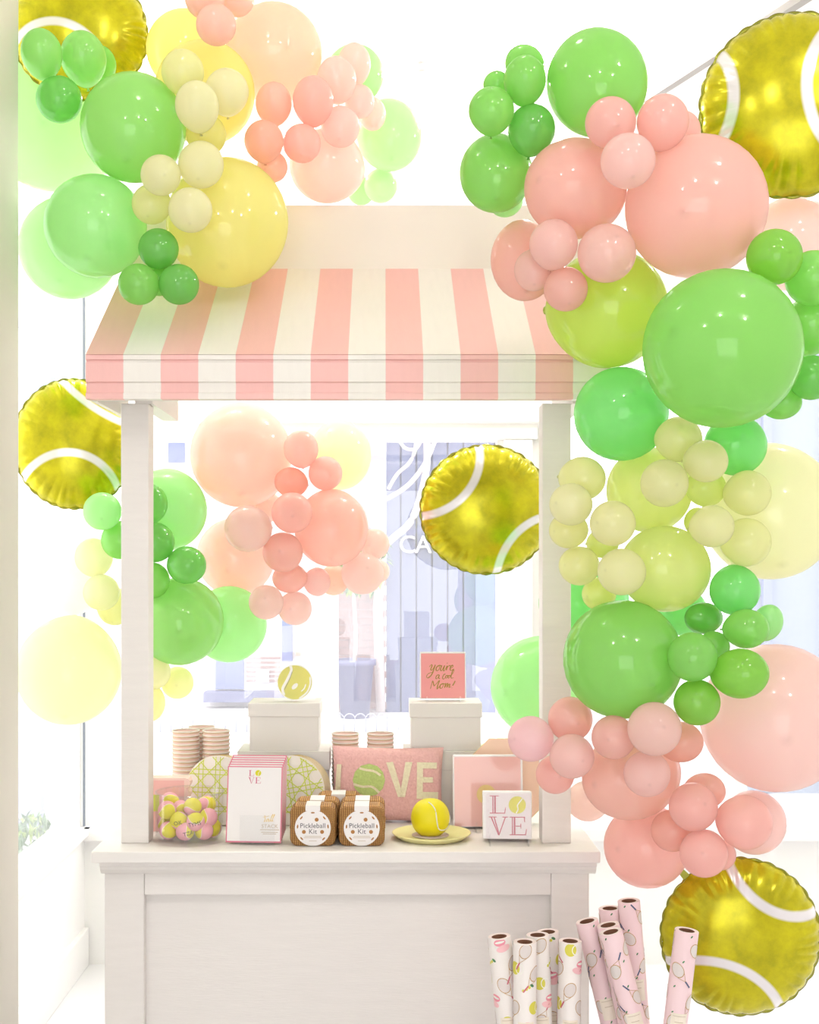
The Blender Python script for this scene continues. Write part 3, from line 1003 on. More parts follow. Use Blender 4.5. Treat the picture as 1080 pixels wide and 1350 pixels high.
def foil_mat(name, c1, r1, c2, r2, hw=0.055):
    m = bpy.data.materials.new(name)
    N, L = nodes_of(m)
    b = N['Principled BSDF']
    b.inputs['Metallic'].default_value = 0.45
    b.inputs['Roughness'].default_value = 0.2
    tc = N.new('ShaderNodeTexCoord')
    n = N.new('ShaderNodeTexNoise')
    n.inputs['Scale'].default_value = 2.6
    n.inputs['Detail'].default_value = 6
    n.inputs['Roughness'].default_value = 0.7
    L.new(tc.outputs['Object'], n.inputs['Vector'])
    cr = N.new('ShaderNodeValToRGB')
    cr.color_ramp.elements[0].position = 0.32
    cr.color_ramp.elements[0].color = (*lin((168, 162, 8)), 1)
    cr.color_ramp.elements[1].position = 0.66
    cr.color_ramp.elements[1].color = (*lin((212, 203, 18)), 1)
    L.new(n.outputs['Fac'], cr.inputs[0])
    src = cr.outputs[0]
    sep = N.new('ShaderNodeSeparateXYZ')
    L.new(tc.outputs['Object'], sep.inputs[0])
    cmb = N.new('ShaderNodeCombineXYZ')
    L.new(sep.outputs['X'], cmb.inputs['X'])
    L.new(sep.outputs['Z'], cmb.inputs['Y'])
    last = None
    for c, r in ((c1, r1), (c2, r2)):
        d = N.new('ShaderNodeVectorMath')
        d.operation = 'DISTANCE'
        L.new(cmb.outputs[0], d.inputs[0])
        d.inputs[1].default_value = (c[0], c[1], 0)
        s = N.new('ShaderNodeMath')
        s.operation = 'SUBTRACT'
        L.new(d.outputs['Value'], s.inputs[0])
        s.inputs[1].default_value = r
        a = N.new('ShaderNodeMath')
        a.operation = 'ABSOLUTE'
        L.new(s.outputs[0], a.inputs[0])
        mr = N.new('ShaderNodeMapRange')
        mr.inputs['From Min'].default_value = hw + 0.018
        mr.inputs['From Max'].default_value = hw - 0.012
        L.new(a.outputs[0], mr.inputs['Value'])
        mx = N.new('ShaderNodeMix')
        mx.data_type = 'RGBA'
        L.new(mr.outputs[0], mx.inputs['Factor'])
        L.new(src, mx.inputs['A'])
        mx.inputs['B'].default_value = (*lin((238, 234, 238)), 1)
        src = mx.outputs['Result']
    L.new(src, b.inputs['Base Color'])
    MATS[name] = m


def foil_geo():
    mb = MB()
    nr, nt = 22, 288
    r = random.Random(5)
    K = 34
    ph = [r.uniform(0.7, 1.3) for _ in range(K)]
    for side in (-1, 1):
        v, f = [(0, side * 0.40, 0)], []
        for i in range(1, nr + 1):
            rho = (i / nr) ** 0.8
            for j in range(nt):
                a = 2 * PI * j / nt
                kk = a / (2 * PI) * K + 0.35 * math.sin(3 * a + 1) + 0.25 * math.sin(7 * a)
                w = abs(math.sin(PI * kk)) * ph[int(kk) % K]          # lobes with sharp creases between
                fade = max(0.0, (rho - 0.62) / 0.38) ** 1.6
                fine = math.sin(a * 118 + math.sin(a * 5) * 2) * 0.0022 * max(0, (rho - 0.4) / 0.6)
                th = 0.40 * (max(0.0, 1 - rho ** 2.3)) ** 0.62
                y = side * (th * (1 - 0.13 * fade * (1 - w)) + 0.018 * fade * w * (1 - rho ** 6) + fine)
                rr = rho * (1 - 0.018 * fade * (1 - w))
                v.append((rr * math.cos(a), y, rr * math.sin(a)))
        for j in range(nt):
            j2 = (j + 1) % nt
            t = (0, 1 + j, 1 + j2)
            f.append(t if side < 0 else t[::-1])
            for i in range(nr - 1):
                q = (1 + i * nt + j, 1 + (i + 1) * nt + j, 1 + (i + 1) * nt + j2, 1 + i * nt + j2)
                f.append(q if side < 0 else q[::-1])
        mb.add(v, f)
    return mb


def foil_rim():
    mb = MB()
    K, nt = 34, 288
    v, f = [], []
    for j in range(nt):
        a = 2 * PI * j / nt
        w = abs(math.sin(PI * a / (2 * PI) * K))
        r0 = 0.985 - 0.018 * (1 - w)
        r1 = r0 + 0.035
        yo = 0.012 * math.sin(a * K / 2.0)
        for rr, y in ((r0, -0.004), (r1, -0.003 + yo), (r1, 0.003 + yo), (r0, 0.004)):
            v.append((rr * math.cos(a), y, rr * math.sin(a)))
    for j in range(nt):
        j2 = (j + 1) % nt
        for i in range(3):
            f.append((4 * j + i, 4 * j + i + 1, 4 * j2 + i + 1, 4 * j2 + i))
    return mb.add(v, f)


pm('foil_edge', (150, 150, 60), 0.2, 0.8)
FG, FRM = foil_geo(), foil_rim()
rim_me = FRM.mesh('seam_rim', 'foil_edge', True)
tail_me = MB().prism([(-0.05, -1.0), (0.05, -1.0), (0.035, -1.16), (-0.035, -1.16)], -0.004, 0.004).mesh('inflation_tab', 'foil_edge')


def foil(px, py, Y, rx, rz, label, bands, yaw=0.0, pitch=0.0, tabrot=0.0):
    nm = 'foil_print_%d' % len([m for m in MATS if m.startswith('foil_print')])
    foil_mat(nm, *bands)
    s = Y / F
    t = tag(bpy.data.objects.new('foil_balloon', None), label, 'foil balloon', 'tennis ball foil balloons')
    COL.objects.link(t)
    t.location = P(px, py, Y)
    t.rotation_euler = (pitch, 0, yaw)
    t.scale = (rx * s, (rx + rz) / 2 * s, rz * s)
    obj('foil_body', FG.mesh('foil_body', nm, True), t)
    obj('seam_rim', rim_me, t)
    obj('inflation_tab', tail_me, t, 0, None, (0, tabrot, 0))
    return t


foil(105, 42, 3.80, 88, 88, 'foil tennis ball balloon in the upper left corner behind green balloons', ((-0.35, -0.75), 0.78, (0.9, 1.7), 1.0), 0.15, 0.1, -0.3)
foil(1046, 139, 3.30, 120, 120, 'largest foil tennis ball balloon cut by the upper right edge', ((-1.62, 0.08), 0.97, (1.05, 0.1), 0.95), -0.2, 0.05, 0.93)
foil(98, 585, 4.10, 78, 86, 'foil tennis ball balloon at the left, beside the left post', ((-0.1, -1.1), 0.92, (1.3, 2.2), 1.95), 0.25, -0.05, -1.6)
foil(976, 1235, 3.30, 103, 105, 'foil tennis ball balloon at the bottom right below the pink balloons', ((0.75, 1.35), 1.0, (-0.45, -1.2), 1.0), -0.1, 0.05, 2.4)
foil(641, 672, 4.20, 87, 85, 'foil tennis ball balloon hanging inside the cart opening', ((-1.1, 0.87), 0.98, (1.08, -1.0), 0.92), 0.05, 0.03, -1.75)

# ------------------------------------------------------------------ goods on the counter


def on_top(px, py):
    """point of the counter top seen at this pixel"""
    Y = (EYE - CT) * F / (py - VY)
    return Vector(((px - VX) * Y / F, Y, CT))


pm('print_pink', (214, 120, 146), 0.6)
pm('print_red', (198, 74, 98), 0.6)
pm('pad_pink', (226, 130, 152), 0.5)
pm('paper_white', (245, 241, 240), 0.6)
pm('ball_yellow', (222, 216, 40), 0.7)
pm('ball_line', (246, 244, 236), 0.7)
pm('gold', (226, 196, 122), 0.3, 0.6)
pm('gold_ink', (150, 120, 40), 0.35, 0.6)
pm('gold_faint', (206, 190, 168), 0.6)
pm('black_ink', (40, 40, 34), 0.7)
pm('grey_ink', (96, 92, 100), 0.7)
pm('lime_line', (214, 224, 92), 0.6)
pm('plate_white', (243, 236, 230), 0.6)
pm('cup_pink', (255, 222, 212), 0.6)
pm('peach_card', (255, 218, 194), 0.55)
pm('pink_card', (252, 196, 190), 0.55)
pm('rose_card', (245, 160, 160), 0.5)
pm('wicker_plain', (176, 122, 66), 0.7)


def strokes_LOVE(mb, cx, cz, h, mi=0, y=0.0, hollow=False):
    """serif L over V E, with room for the ball at upper right; whole block about 1.0 x h wide, 2 rows"""
    u = h

    def bar(x0, x1, z0, z1):
        mb.add([(cx + x0 * u, y, cz + z0 * u), (cx + x1 * u, y, cz + z0 * u), (cx + x1 * u, y, cz + z1 * u), (cx + x0 * u, y, cz + z1 * u)], [(0, 1, 2, 3)], mi)

    def quad(p):
        mb.add([(cx + a * u, y, cz + b * u) for a, b in p], [(0, 1, 2, 3)], mi)

    def stem(x, z0, z1, w=0.075):
        if hollow:
            bar(x, x + 0.022, z0, z1)
            bar(x + w - 0.034, x + w, z0, z1)
        else:
            bar(x, x + w, z0, z1)
    # L
    stem(-0.36, 0.10, 0.48)
    bar(-0.42, -0.22, 0.465, 0.48)
    bar(-0.42, -0.08, 0.085, 0.105)
    quad([(-0.10, 0.085), (-0.08, 0.085), (-0.06, 0.22), (-0.075, 0.22)])
    # V
    quad([(-0.40, 0.0), (-0.32 if not hollow else -0.37, 0.0), (-0.215, -0.39), (-0.235, -0.39)])
    if hollow:
        quad([(-0.335, 0.0), (-0.31, 0.0), (-0.205, -0.36), (-0.225, -0.39)])
    quad([(-0.09, 0.0), (-0.065, 0.0), (-0.21, -0.39), (-0.23, -0.39)])
    bar(-0.44, -0.27, 0.0, 0.018)
    bar(-0.14, -0.02, 0.0, 0.018)
    # E
    stem(0.07, -0.37, 0.0)
    bar(0.02, 0.36, 0.0, 0.018)
    bar(0.02, 0.38, -0.385, -0.365)
    bar(0.12, 0.27, -0.195, -0.178)
    quad([(0.345, -0.10), (0.36, -0.10), (0.36, 0.01), (0.335, 0.01)])
    quad([(0.36, -0.375), (0.38, -0.375), (0.40, -0.25), (0.385, -0.25)])
    quad([(0.26, -0.24), (0.275, -0.24), (0.275, -0.13), (0.26, -0.13)])
    return mb


def print_ball(parent, cx, cz, r, y, name='ball_print'):
    mb = MB()
    disc(mb, cx, cz, r, r, y, 0)
    mb.ribbon(smooth_path([(cx - r * 0.15, cz - r * 0.95), (cx + r * 0.1, cz - r * 0.5), (cx + r * 0.02, cz - r * 0.05), (cx + r * 0.3, cz + r * 0.35), (cx + r * 0.6, cz + r * 0.75)], 5), r * 0.13, y - 0.0002, 1)
    return mb.build(name, ['ball_yellow', 'ball_line'], parent)


# --- white gift boxes
def gift_box(cx, y0, z0, w, d, h, lid, label, over=0.004):
    t = thing('gift_box', label, 'box', (cx, y0 + d / 2, z0), (0, 0, 0), 'white lidded boxes')
    MB().box(-w / 2, w / 2, -d / 2, d / 2, 0, h - 0.002).build('body', 'box_white', t, bevel=0.0015)
    MB().box(-w / 2 - over, w / 2 + over, -d / 2 - over, d / 2 + over, h - lid, h).build('lid', 'box_white', t, bevel=0.002)
    return t


s38 = 3.80 / F
zb = EYE - (990 - VY) * s38
bh = zb - CT
gift_box((374 - VX) * s38, 3.80, CT, 118 * s38, 0.155, bh, 0.055, 'wide white lidded box under the smaller one, behind the caned plates')
gift_box((592 - VX) * s38, 3.80, CT, 116 * s38, 0.155, bh, 0.055, 'wide white lidded box under the smaller one, behind the pink pillow')
ht = 63 * s38
gift_box((374.5 - VX) * s38, 3.802, zb, 91 * s38, 0.145, ht, 18 * s38, 'small white lidded box carrying the round tennis ball block')
gift_box((588 - VX) * s38, 3.802, zb, 92 * s38, 0.145, ht, 19 * s38, 'small white lidded box carrying the pink card')
zt = zb + ht

# --- tennis ball block on the left box
sb_ = 3.85 / F
tb = thing('acrylic_ball_block', 'round painted tennis ball in a clear block on the left white box', 'ornament', ((389 - VX) * sb_, 3.85, zt))
pm('ball_paint', (218, 210, 52), 0.5, noise=0.2, nscale=14)
pm('ball_paint_green', (190, 200, 40), 0.5)
R_ = 23.5 * sb_
zc_ = R_ + 0.004
MB().lathe([(0, -0.008), (R_, -0.008), (R_, 0.008), (0, 0.008)], 40, M=Matrix.Translation((0, 0, zc_)) @ Matrix.Rotation(PI / 2, 4, 'X')).build('rim_disc', 'ball_line', tb)
fm = MB()
disc(fm, 0, zc_, R_ * 0.95, R_ * 0.95, -0.0083, 0, 40)
fm.build('painted_face', 'ball_paint', tb)
pr = MB()
pr.ribbon(smooth_path([(-0.25 * R_, zc_ + 0.93 * R_), (-0.2 * R_, zc_ + 0.65 * R_), (-0.45 * R_, zc_ + 0.1 * R_), (-0.68 * R_, zc_ - 0.35 * R_), (-0.6 * R_, zc_ - 0.72 * R_)], 6), R_ * 0.15, -0.0086, 0)
pr.ribbon(smooth_path([(0.85 * R_, zc_ + 0.3 * R_), (0.86 * R_, zc_ - 0.1 * R_), (0.68 * R_, zc_ - 0.55 * R_), (0.25 * R_, zc_ - 0.9 * R_)], 6), R_ * 0.09, -0.0086, 0)
disc(pr, 0.0, zc_ - 0.22 * R_, R_ * 0.22, R_ * 0.12, -0.0086, 0, 16, 0.8)
pr.ribbon(smooth_path([(0.62 * R_, zc_ - 0.1 * R_), (0.52 * R_, zc_ - 0.35 * R_), (0.36 * R_, zc_ - 0.5 * R_)], 5), R_ * 0.06, -0.0086, 0)
pr.ribbon(smooth_path([(-0.14 * R_, zc_ + 0.6 * R_), (-0.33 * R_, zc_ + 0.1 * R_), (-0.58 * R_, zc_ - 0.4 * R_)], 5), R_ * 0.03, -0.0087, 1)
pr.build('painted_seam', ['ball_line', 'grey_ink'], tb)
MB().box(-27 * sb_, 27 * sb_, -0.013, 0.013, 0.0, 54 * sb_).build('clear_block', 'acrylic', tb)


# --- acrylic easel helper (small tabs)
def easel_parts(t, w, d=0.035, tab=0.016, z=0.0):
    for sx in (-1, 1):
        e = MB()
        e.box(sx * w - 0.002, sx * w + 0.002, -d, d, z, z + 0.004)
        e.box(sx * w - 0.002, sx * w + 0.002, -d, -d + 0.003, z, z + tab)
        e.build('easel_foot', 'acrylic', t)


# --- pink card "you're a cool Mom!" on the right box
card = thing('napkin_pack', "pink pack lettered you're a cool Mom! on the right white box", 'napkin pack', ((584.5 - VX) * sb_, 3.86, zt))
W = 58 * sb_ / 2
H = 59 * sb_
LEAN = -0.14
cb = MB().box(-W - 0.003, W + 0.003, -0.001, 0.022, 0.008, 0.008 + H + 0.005).build('paper_stack', 'paper_white', card, bevel=0.002, rot=(LEAN, 0, 0))
fc = MB().box(-W, W, -0.002, -0.001, 0.008, 0.008 + H).build('front_sheet', 'rose_card', card, rot=(LEAN, 0, 0))
ink = MB()


def script(paths, x0, z0, sc, w, mb, y, slant=0.2):
    for p in paths:
        q = smooth_path([(a + slant * b, b) for a, b in p], 5)
        n = len(q)
        ww = []
        for i in range(n):
            dz = q[min(i + 1, n - 1)][1] - q[max(i - 1, 0)][1]
            ww.append(w * (1.35 if dz < 0 else 0.75))
        mb.ribbon([(x0 + a * sc, z0 + b * sc) for a, b in q], ww, y)


sc = 2 * W / 7.2
# coordinates in units of about one letter height, traced from the handwriting
YOURE = [
    [(-2.35, 0.6), (-2.1, 0.95), (-1.95, 0.8), (-2.05, 0.2), (-1.8, 0.1), (-1.45, 0.9)],
    [(-1.45, 0.95), (-1.55, 0.2), (-1.75, -0.7), (-2.2, -1.2), (-2.5, -1.0), (-2.3, -0.5), (-1.5, -0.25)],
    [(-0.85, 0.85), (-1.15, 0.55), (-1.15, 0.1), (-0.85, 0.0), (-0.65, 0.4), (-0.8, 0.85), (-0.4, 0.75)],
    [(-0.35, 0.85), (-0.45, 0.2), (-0.2, 0.0), (0.1, 0.85), (0.05, 0.1), (0.25, 0.0), (0.5, 0.75)],
    [(0.45, 1.15), (0.5, 1.3)],
    [(0.55, 0.8), (0.55, 0.05), (0.65, 0.6), (0.95, 0.85), (1.05, 0.7)],
    [(1.15, 0.35), (1.5, 0.6), (1.45, 0.9), (1.15, 0.6), (1.15, 0.15), (1.4, 0.05), (1.75, 0.3)],
]
ACOOL = [
    [(-0.75, 0.6), (-1.1, 0.5), (-1.2, 0.05), (-0.95, 0.0), (-0.7, 0.6), (-0.75, 0.1), (-0.5, 0.0)],
    [(0.25, 0.75), (0.0, 0.6), (-0.1, 0.1), (0.1, -0.1), (0.3, 0.1)],
    [(0.55, 0.5), (0.35, 0.3), (0.5, 0.05), (0.7, 0.3), (0.55, 0.5), (0.85, 0.45)],
    [(0.95, 0.5), (0.75, 0.3), (0.9, 0.05), (1.1, 0.3), (0.95, 0.5), (1.2, 0.45)],
    [(1.2, 0.4), (1.5, 1.0), (1.55, 1.4), (1.35, 1.3), (1.25, 0.4), (1.4, 0.05), (1.7, 0.15)],
]
MOM = [
    [(-2.05, -0.1), (-2.0, 0.6), (-1.95, 1.2), (-1.6, 0.5), (-1.45, 0.45), (-0.85, 1.3), (-0.95, 0.6), (-0.95, -0.1), (-0.55, 0.45)],
    [(-0.25, 0.75), (-0.55, 0.5), (-0.5, 0.05), (-0.2, 0.05), (-0.05, 0.5), (-0.25, 0.75), (0.15, 0.7)],
    [(0.3, 0.85), (0.25, 0.1), (0.5, 0.75), (0.65, 0.7), (0.6, 0.15), (0.85, 0.65), (1.0, 0.6), (0.95, 0.15), (1.25, 0.25)],
    [(1.75, 1.2), (1.65, 0.85), (1.5, 0.45)],
    [(1.42, 0.02), (1.46, 0.1)],
]
zc0 = 0.008 + H * 0.5
script(YOURE, 0.0, zc0 + 0.85 * sc, sc, 0.0022, ink, -0.0025)
script(ACOOL, 0.0, zc0 - 0.45 * sc, sc, 0.0019, ink, -0.0025)
script(MOM, 0.0, zc0 - 2.05 * sc, sc, 0.0023, ink, -0.0025)
ink.build('lettering', 'gold_ink', card, rot=(LEAN, 0, 0))
easel_parts(card, 0.048)

# --- nested paper cups
pm('cup_rim', (253, 246, 236), 0.4)
pm('cup_gold', (232, 206, 150), 0.3, 0.5)
cup_body = MB().lathe([(0.0, 0.0), (0.027, 0.0), (0.0385, 0.088), (0.0375, 0.088), (0.026, 0.003), (0.0, 0.003)], 26).mesh('body', 'cup_pink', True)
cup_rim = MB().lathe([(0.0385, 0.0875), (0.0405, 0.0885), (0.0405, 0.0905), (0.0385, 0.0915), (0.037, 0.0895)], 26, close=True).mesh('rim', 'cup_rim', True)
cup_band = MB().lathe([(0.0384, 0.0850), (0.0390, 0.0850), (0.0391, 0.0864), (0.0386, 0.0864)], 26, close=True).mesh('gold_band', 'cup_gold', True)
ORD = ['top cup', 'second cup', 'third cup', 'fourth cup', 'fifth cup', 'sixth cup', 'seventh cup', 'eighth cup', 'ninth cup', 'tenth cup', 'eleventh cup', 'twelfth cup', 'thirteenth cup', 'fourteenth cup', 'fifteenth cup', 'sixteenth cup']


def cup_stack(px, Y, topy, where):
    ztop = EYE - (topy - VY) * Y / F
    n = max(1, round((ztop - CT - 0.0915) / 0.0122) + 1)
    for k in range(n):
        t = thing('paper_cup', 'pink gold-rimmed paper cup, %s of the %s' % (ORD[n - 1 - k] if k else 'bottom cup', where), 'cup', ((px - VX) * Y / F, Y, CT + k * 0.0122), (0, 0, 0.5 * k), 'nested pink paper cups')
        obj('body', cup_body, t)
        obj('rim', cup_rim, t)
        obj('gold_band', cup_band, t)


cup_stack(245, 3.83, 962, 'left stack nearest the post')
cup_stack(285, 3.83, 962, 'left stack nearest the white box')
cup_stack(266, 3.915, 957, 'rear left stack')
cup_stack(455.5, 3.86, 966, 'left stack behind the pillow')
cup_stack(501.5, 3.86, 966, 'right stack behind the pillow')

# --- round caned plate packs
PT = 0.0035


def cane_print(R, seed_rot):
    mb = MB()
    pitch = R * 0.52

    def clipline(px, py, dx, dy, w, y):
        # clip an infinite line to the disc and emit a strip
        b = px * dx + py * dy
        c = px * px + py * py - (R * 0.97) ** 2
        D = b * b - c
        if D <= 0.0001 * R * R:
            return
        t0, t1 = -b - math.sqrt(D), -b + math.sqrt(D)
        mb.ribbon([(px + dx * t0, py + dy * t0), (px + dx * t1, py + dy * t1)], w, y)
    for ang, pairs in ((0, True), (PI / 2, True), (PI / 4, False), (-PI / 4, False)):
        a = ang + seed_rot
        dx, dy = math.cos(a), math.sin(a)
        nx, ny = -dy, dx
        step = pitch if pairs else pitch / math.sqrt(2)
        for k in range(-6, 7):
            offs = (k * step - pitch * 0.13, k * step + pitch * 0.13) if pairs else (k * step + step / 2,)
            for o in offs:
                clipline(nx * o, ny * o, dx, dy, R * 0.026, -0.0004 - 0.0001 * (ang > 0.1))
    return mb


def plate_pack(px, basey, R, n, label, rotp, yaw=-0.25, lean=-0.11):
    b = on_top(px, basey)
    t = thing('plate_pack', label, 'plate pack', b + Vector((0, 0, 0.001)), (lean, 0, yaw), 'packs of caned paper plates')
    disc_me = MB().lathe([(0, 0), (R * 0.72, 0), (R * 0.75, -0.002), (R * 0.98, -0.003), (R, -0.002), (R, 0.0), (R * 0.75, 0.002), (0, 0.002)], 48,
                         M=Matrix.Rotation(PI / 2, 4, 'X'))
    pmesh = disc_me.mesh('plate', 'plate_white', False)
    rmesh = MB().lathe([(R * 0.972, -0.0032), (R * 1.004, -0.0028), (R * 1.004, -0.0008), (R * 0.972, -0.0014)], 48, close=True, M=Matrix.Rotation(PI / 2, 4, 'X')).mesh('gold_rim', 'gold', True)
    for k in range(n):
        p = obj('plate', pmesh, t, 0, (0, k * 0.0075, R))
        obj('gold_rim', rmesh, p)
    c = cane_print(R, rotp).build('cane_print', 'lime_line', t, loc=(0, -0.0035, R))
    return t


plate_pack(285, 1089, 45.5 * 3.72 / F, 8, 'round pack of lime caned plates behind the dish of small balls', 0.0)
plate_pack(383, 1089, 45.5 * 3.72 / F, 8, 'round pack of lime caned plates between notepad and pillow', 0.22)

# --- pink scalloped box behind the dish
b = on_top(222, 1096)
pk = thing('scalloped_napkin_pack', 'pink scalloped-edge napkin pack behind the dish beside the left post', 'napkin pack', b)
sp = []
wpk, hpk = 0.055, 0.145
for k in range(5):
    z0, z1 = hpk * k / 5, hpk * (k + 1) / 5
    for j in range(5):
        a = -PI / 2 + PI * j / 5
        sp.append((wpk - 0.008 + 0.012 * math.cos(a), (z0 + z1) / 2 + (z1 - z0) / 2 * math.sin(a)))
sp += [(wpk - 0.01, hpk), (-wpk, hpk), (-wpk, 0)]
MB().prism(sp, 0, 0.05).build('napkins', 'cup_pink', pk)
MB().box(-wpk, wpk - 0.012, -0.001, 0, 0.0, hpk - 0.006).build('front_sheet', 'pink_card', pk)
MB().box(-wpk, -wpk + 0.03, -0.0016, -0.001, 0.055, 0.1).build('yellow_label', 'lime_line', pk)

# --- clear dish of small two-tone balls
dc = on_top(250, 1107)
dish = thing('clear_dish', 'round clear acrylic dish holding small pink and yellow balls', 'dish', dc)
DR = 0.0905
MB().lathe([(0, 0.001), (DR + 0.006, 0.001), (DR + 0.008, 0.005), (DR + 0.004, 0.009), (DR, 0.010), (0, 0.008)], 64).build('base', 'acrylic', dish)
MB().lathe([(DR, 0.010), (DR, 0.128), (DR - 0.0015, 0.1295), (DR - 0.003, 0.128), (DR - 0.003, 0.010)], 64).build('wall', 'acrylic', dish)
MB().lathe([(DR + 0.0008, 0.126), (DR + 0.0008, 0.1298), (DR - 0.0038, 0.1298), (DR - 0.0038, 0.126)], 64, close=True).build('rim', 'acrylic', dish)


def ball_material(name, bmp=True):
    m = bpy.data.materials.new(name)
    N, L = nodes_of(m)
    b = N['Principled BSDF']
    b.inputs['Roughness'].default_value = 0.85
    tc = N.new('ShaderNodeTexCoord')
    sp = N.new('ShaderNodeSeparateXYZ')
    L.new(tc.outputs['Object'], sp.inputs[0])
    # seam: z = k * (x^2 - y^2)-like saddle on the unit ball
    x2 = N.new('ShaderNodeMath'); x2.operation = 'MULTIPLY'
    L.new(sp.outputs['X'], x2.inputs[0]); L.new(sp.outputs['X'], x2.inputs[1])
    y2 = N.new('ShaderNodeMath'); y2.operation = 'MULTIPLY'
    L.new(sp.outputs['Y'], y2.inputs[0]); L.new(sp.outputs['Y'], y2.inputs[1])
    df = N.new('ShaderNodeMath'); df.operation = 'SUBTRACT'
    L.new(x2.outputs[0], df.inputs[0]); L.new(y2.outputs[0], df.inputs[1])
    sc_ = N.new('ShaderNodeMath'); sc_.operation = 'MULTIPLY'
    L.new(df.outputs[0], sc_.inputs[0]); sc_.inputs[1].default_value = 0.75
    s = N.new('ShaderNodeMath'); s.operation = 'SUBTRACT'
    L.new(sp.outputs['Z'], s.inputs[0]); L.new(sc_.outputs[0], s.inputs[1])
    gt = N.new('ShaderNodeMath'); gt.operation = 'GREATER_THAN'
    L.new(s.outputs[0], gt.inputs[0]); gt.inputs[1].default_value = 0.0
    ab = N.new('ShaderNodeMath'); ab.operation = 'ABSOLUTE'
    L.new(s.outputs[0], ab.inputs[0])
    lt = N.new('ShaderNodeMath'); lt.operation = 'LESS_THAN'
    L.new(ab.outputs[0], lt.inputs[0]); lt.inputs[1].default_value = 0.06
    m1 = N.new('ShaderNodeMix'); m1.data_type = 'RGBA'
    m1.inputs['A'].default_value = (*lin((244, 178, 188)), 1)
    m1.inputs['B'].default_value = (*lin((232, 222, 70)), 1)
    L.new(gt.outputs[0], m1.inputs['Factor'])
    m2 = N.new('ShaderNodeMix'); m2.data_type = 'RGBA'
    L.new(lt.outputs[0], m2.inputs['Factor'])
    L.new(m1.outputs['Result'], m2.inputs['A'])
    m2.inputs['B'].default_value = (*lin((244, 226, 214)), 1)
    L.new(m2.outputs['Result'], b.inputs['Base Color'])
    n2 = N.new('ShaderNodeTexNoise'); n2.inputs['Scale'].default_value = 26
    L.new(tc.outputs['Object'], n2.inputs['Vector'])
    bp = N.new('ShaderNodeBump'); bp.inputs['Strength'].default_value = 0.3; bp.inputs['Distance'].default_value = 0.001
    L.new(n2.outputs['Fac'], bp.inputs['Height'])
    L.new(bp.outputs['Normal'], b.inputs['Normal'])
    MATS[name] = m


ball_material('two_tone_felt')


def sphere_mb(ns=24, nrg=14):
    prof = [(max(0.0, math.sin(PI * i / nrg)), -math.cos(PI * i / nrg)) for i in range(nrg + 1)]
    return MB().lathe(prof, ns)


ball_me = sphere_mb().mesh('felt_ball', 'two_tone_felt', True)
BR = 0.0242
balls = [  # px, py, depth offset from the dish centre, rotation, lettering, label
    (222, 1103, -0.038, (0.3, 1.2, 0.2), None, 'front row left of the heap, yellow left half'),
    (244, 1102, -0.052, (0.2, 0.9, 1.0), 'TZA', 'front row second from left, black scribble at right'),
    (270, 1099, -0.046, (-0.3, 0.5, 2.2), None, 'front row third, pink above yellow'),
    (288, 1094, -0.012, (0.4, 0.0, 0.3), None, 'front row rightmost against the clear wall'),
    (236, 1082, -0.040, (0.5, -1.0, 0.6), 'OK', 'second row left, yellow with black scribble'),
    (258, 1083.5, -0.056, (-0.5, 0.0, 0.2), 'TYMS', 'middle front of the heap with black lettering'),
    (279, 1078, -0.036, (0.2, 1.4, 2.8), None, 'second row right, mostly pink'),
    (220, 1068, -0.030, (2.8, 0.3, 0.4), None, 'upper left, pink with yellow crown'),
    (254, 1064, -0.020, (-0.2, -0.4, 1.0), None, 'topmost in the middle, yellow over pink'),
    (212, 1084, 0.0, (1.4, 0.5, 0.4), None, 'left against the clear wall'),
    (221, 1056, 0.030, (0.6, 2.2, 0.4), None, 'rear upper left, yellow topped'),
    (238, 1067, 0.012, (2.9, 0.2, 0.4), None, 'rear middle, all pink from the front'),
    (271, 1062, 0.026, (0.9, 0.6, 1.4), None, 'rear right, small patch of yellow'),
    (276, 1060, 0.055, (2.6, 0.6, 1.0), None, 'rear far right, pink topped'),
    (250, 1084, 0.05, (1.0, 0.2, 1.0), None, 'hidden rear of the heap'),
]
for (px, py, dy, rot, ltr, lab) in balls:
    Y = dc.y + dy
    p = P(px, py, Y)
    rad = math.hypot(p.x - dc.x, p.y - dc.y)
    lim = DR - 0.004 - BR
    if rad > lim:
        k = lim / rad
        p.x, p.y = dc.x + (p.x - dc.x) * k, dc.y + (p.y - dc.y) * k
    p.z = max(p.z, CT + 0.0085 + BR)
    o = obj('felt_ball', ball_me, None, 0, p, rot)
    o.scale = (BR,) * 3
    tag(o, 'small pink and yellow felt ball, ' + lab, 'ball', 'small balls in the clear dish')
    if ltr:
        # lettering bent onto the front of the ball
        me = text_mesh(ltr, 0.72, 0.0)
        for v in me.vertices:
            a, h_ = v.co.x * 0.85, v.co.z * 0.85 - 0.1
            v.co = Vector((math.sin(a) * math.cos(h_), -math.cos(a) * math.cos(h_), math.sin(h_))) * 1.012
        me.materials.clear()
        me.materials.append(MATS['black_ink'])
        inv = Matrix.Rotation(0, 3, 'X')
        lt_ = obj('lettering', me, o)
        e = o.rotation_euler.to_matrix().inverted()
        tilt = Matrix.Rotation(0.5 if ltr == 'TZA' else 0.0, 3, 'Z') @ Matrix.Rotation(-0.2, 3, 'Y')
        lt_.rotation_euler = (e @ tilt).to_euler()

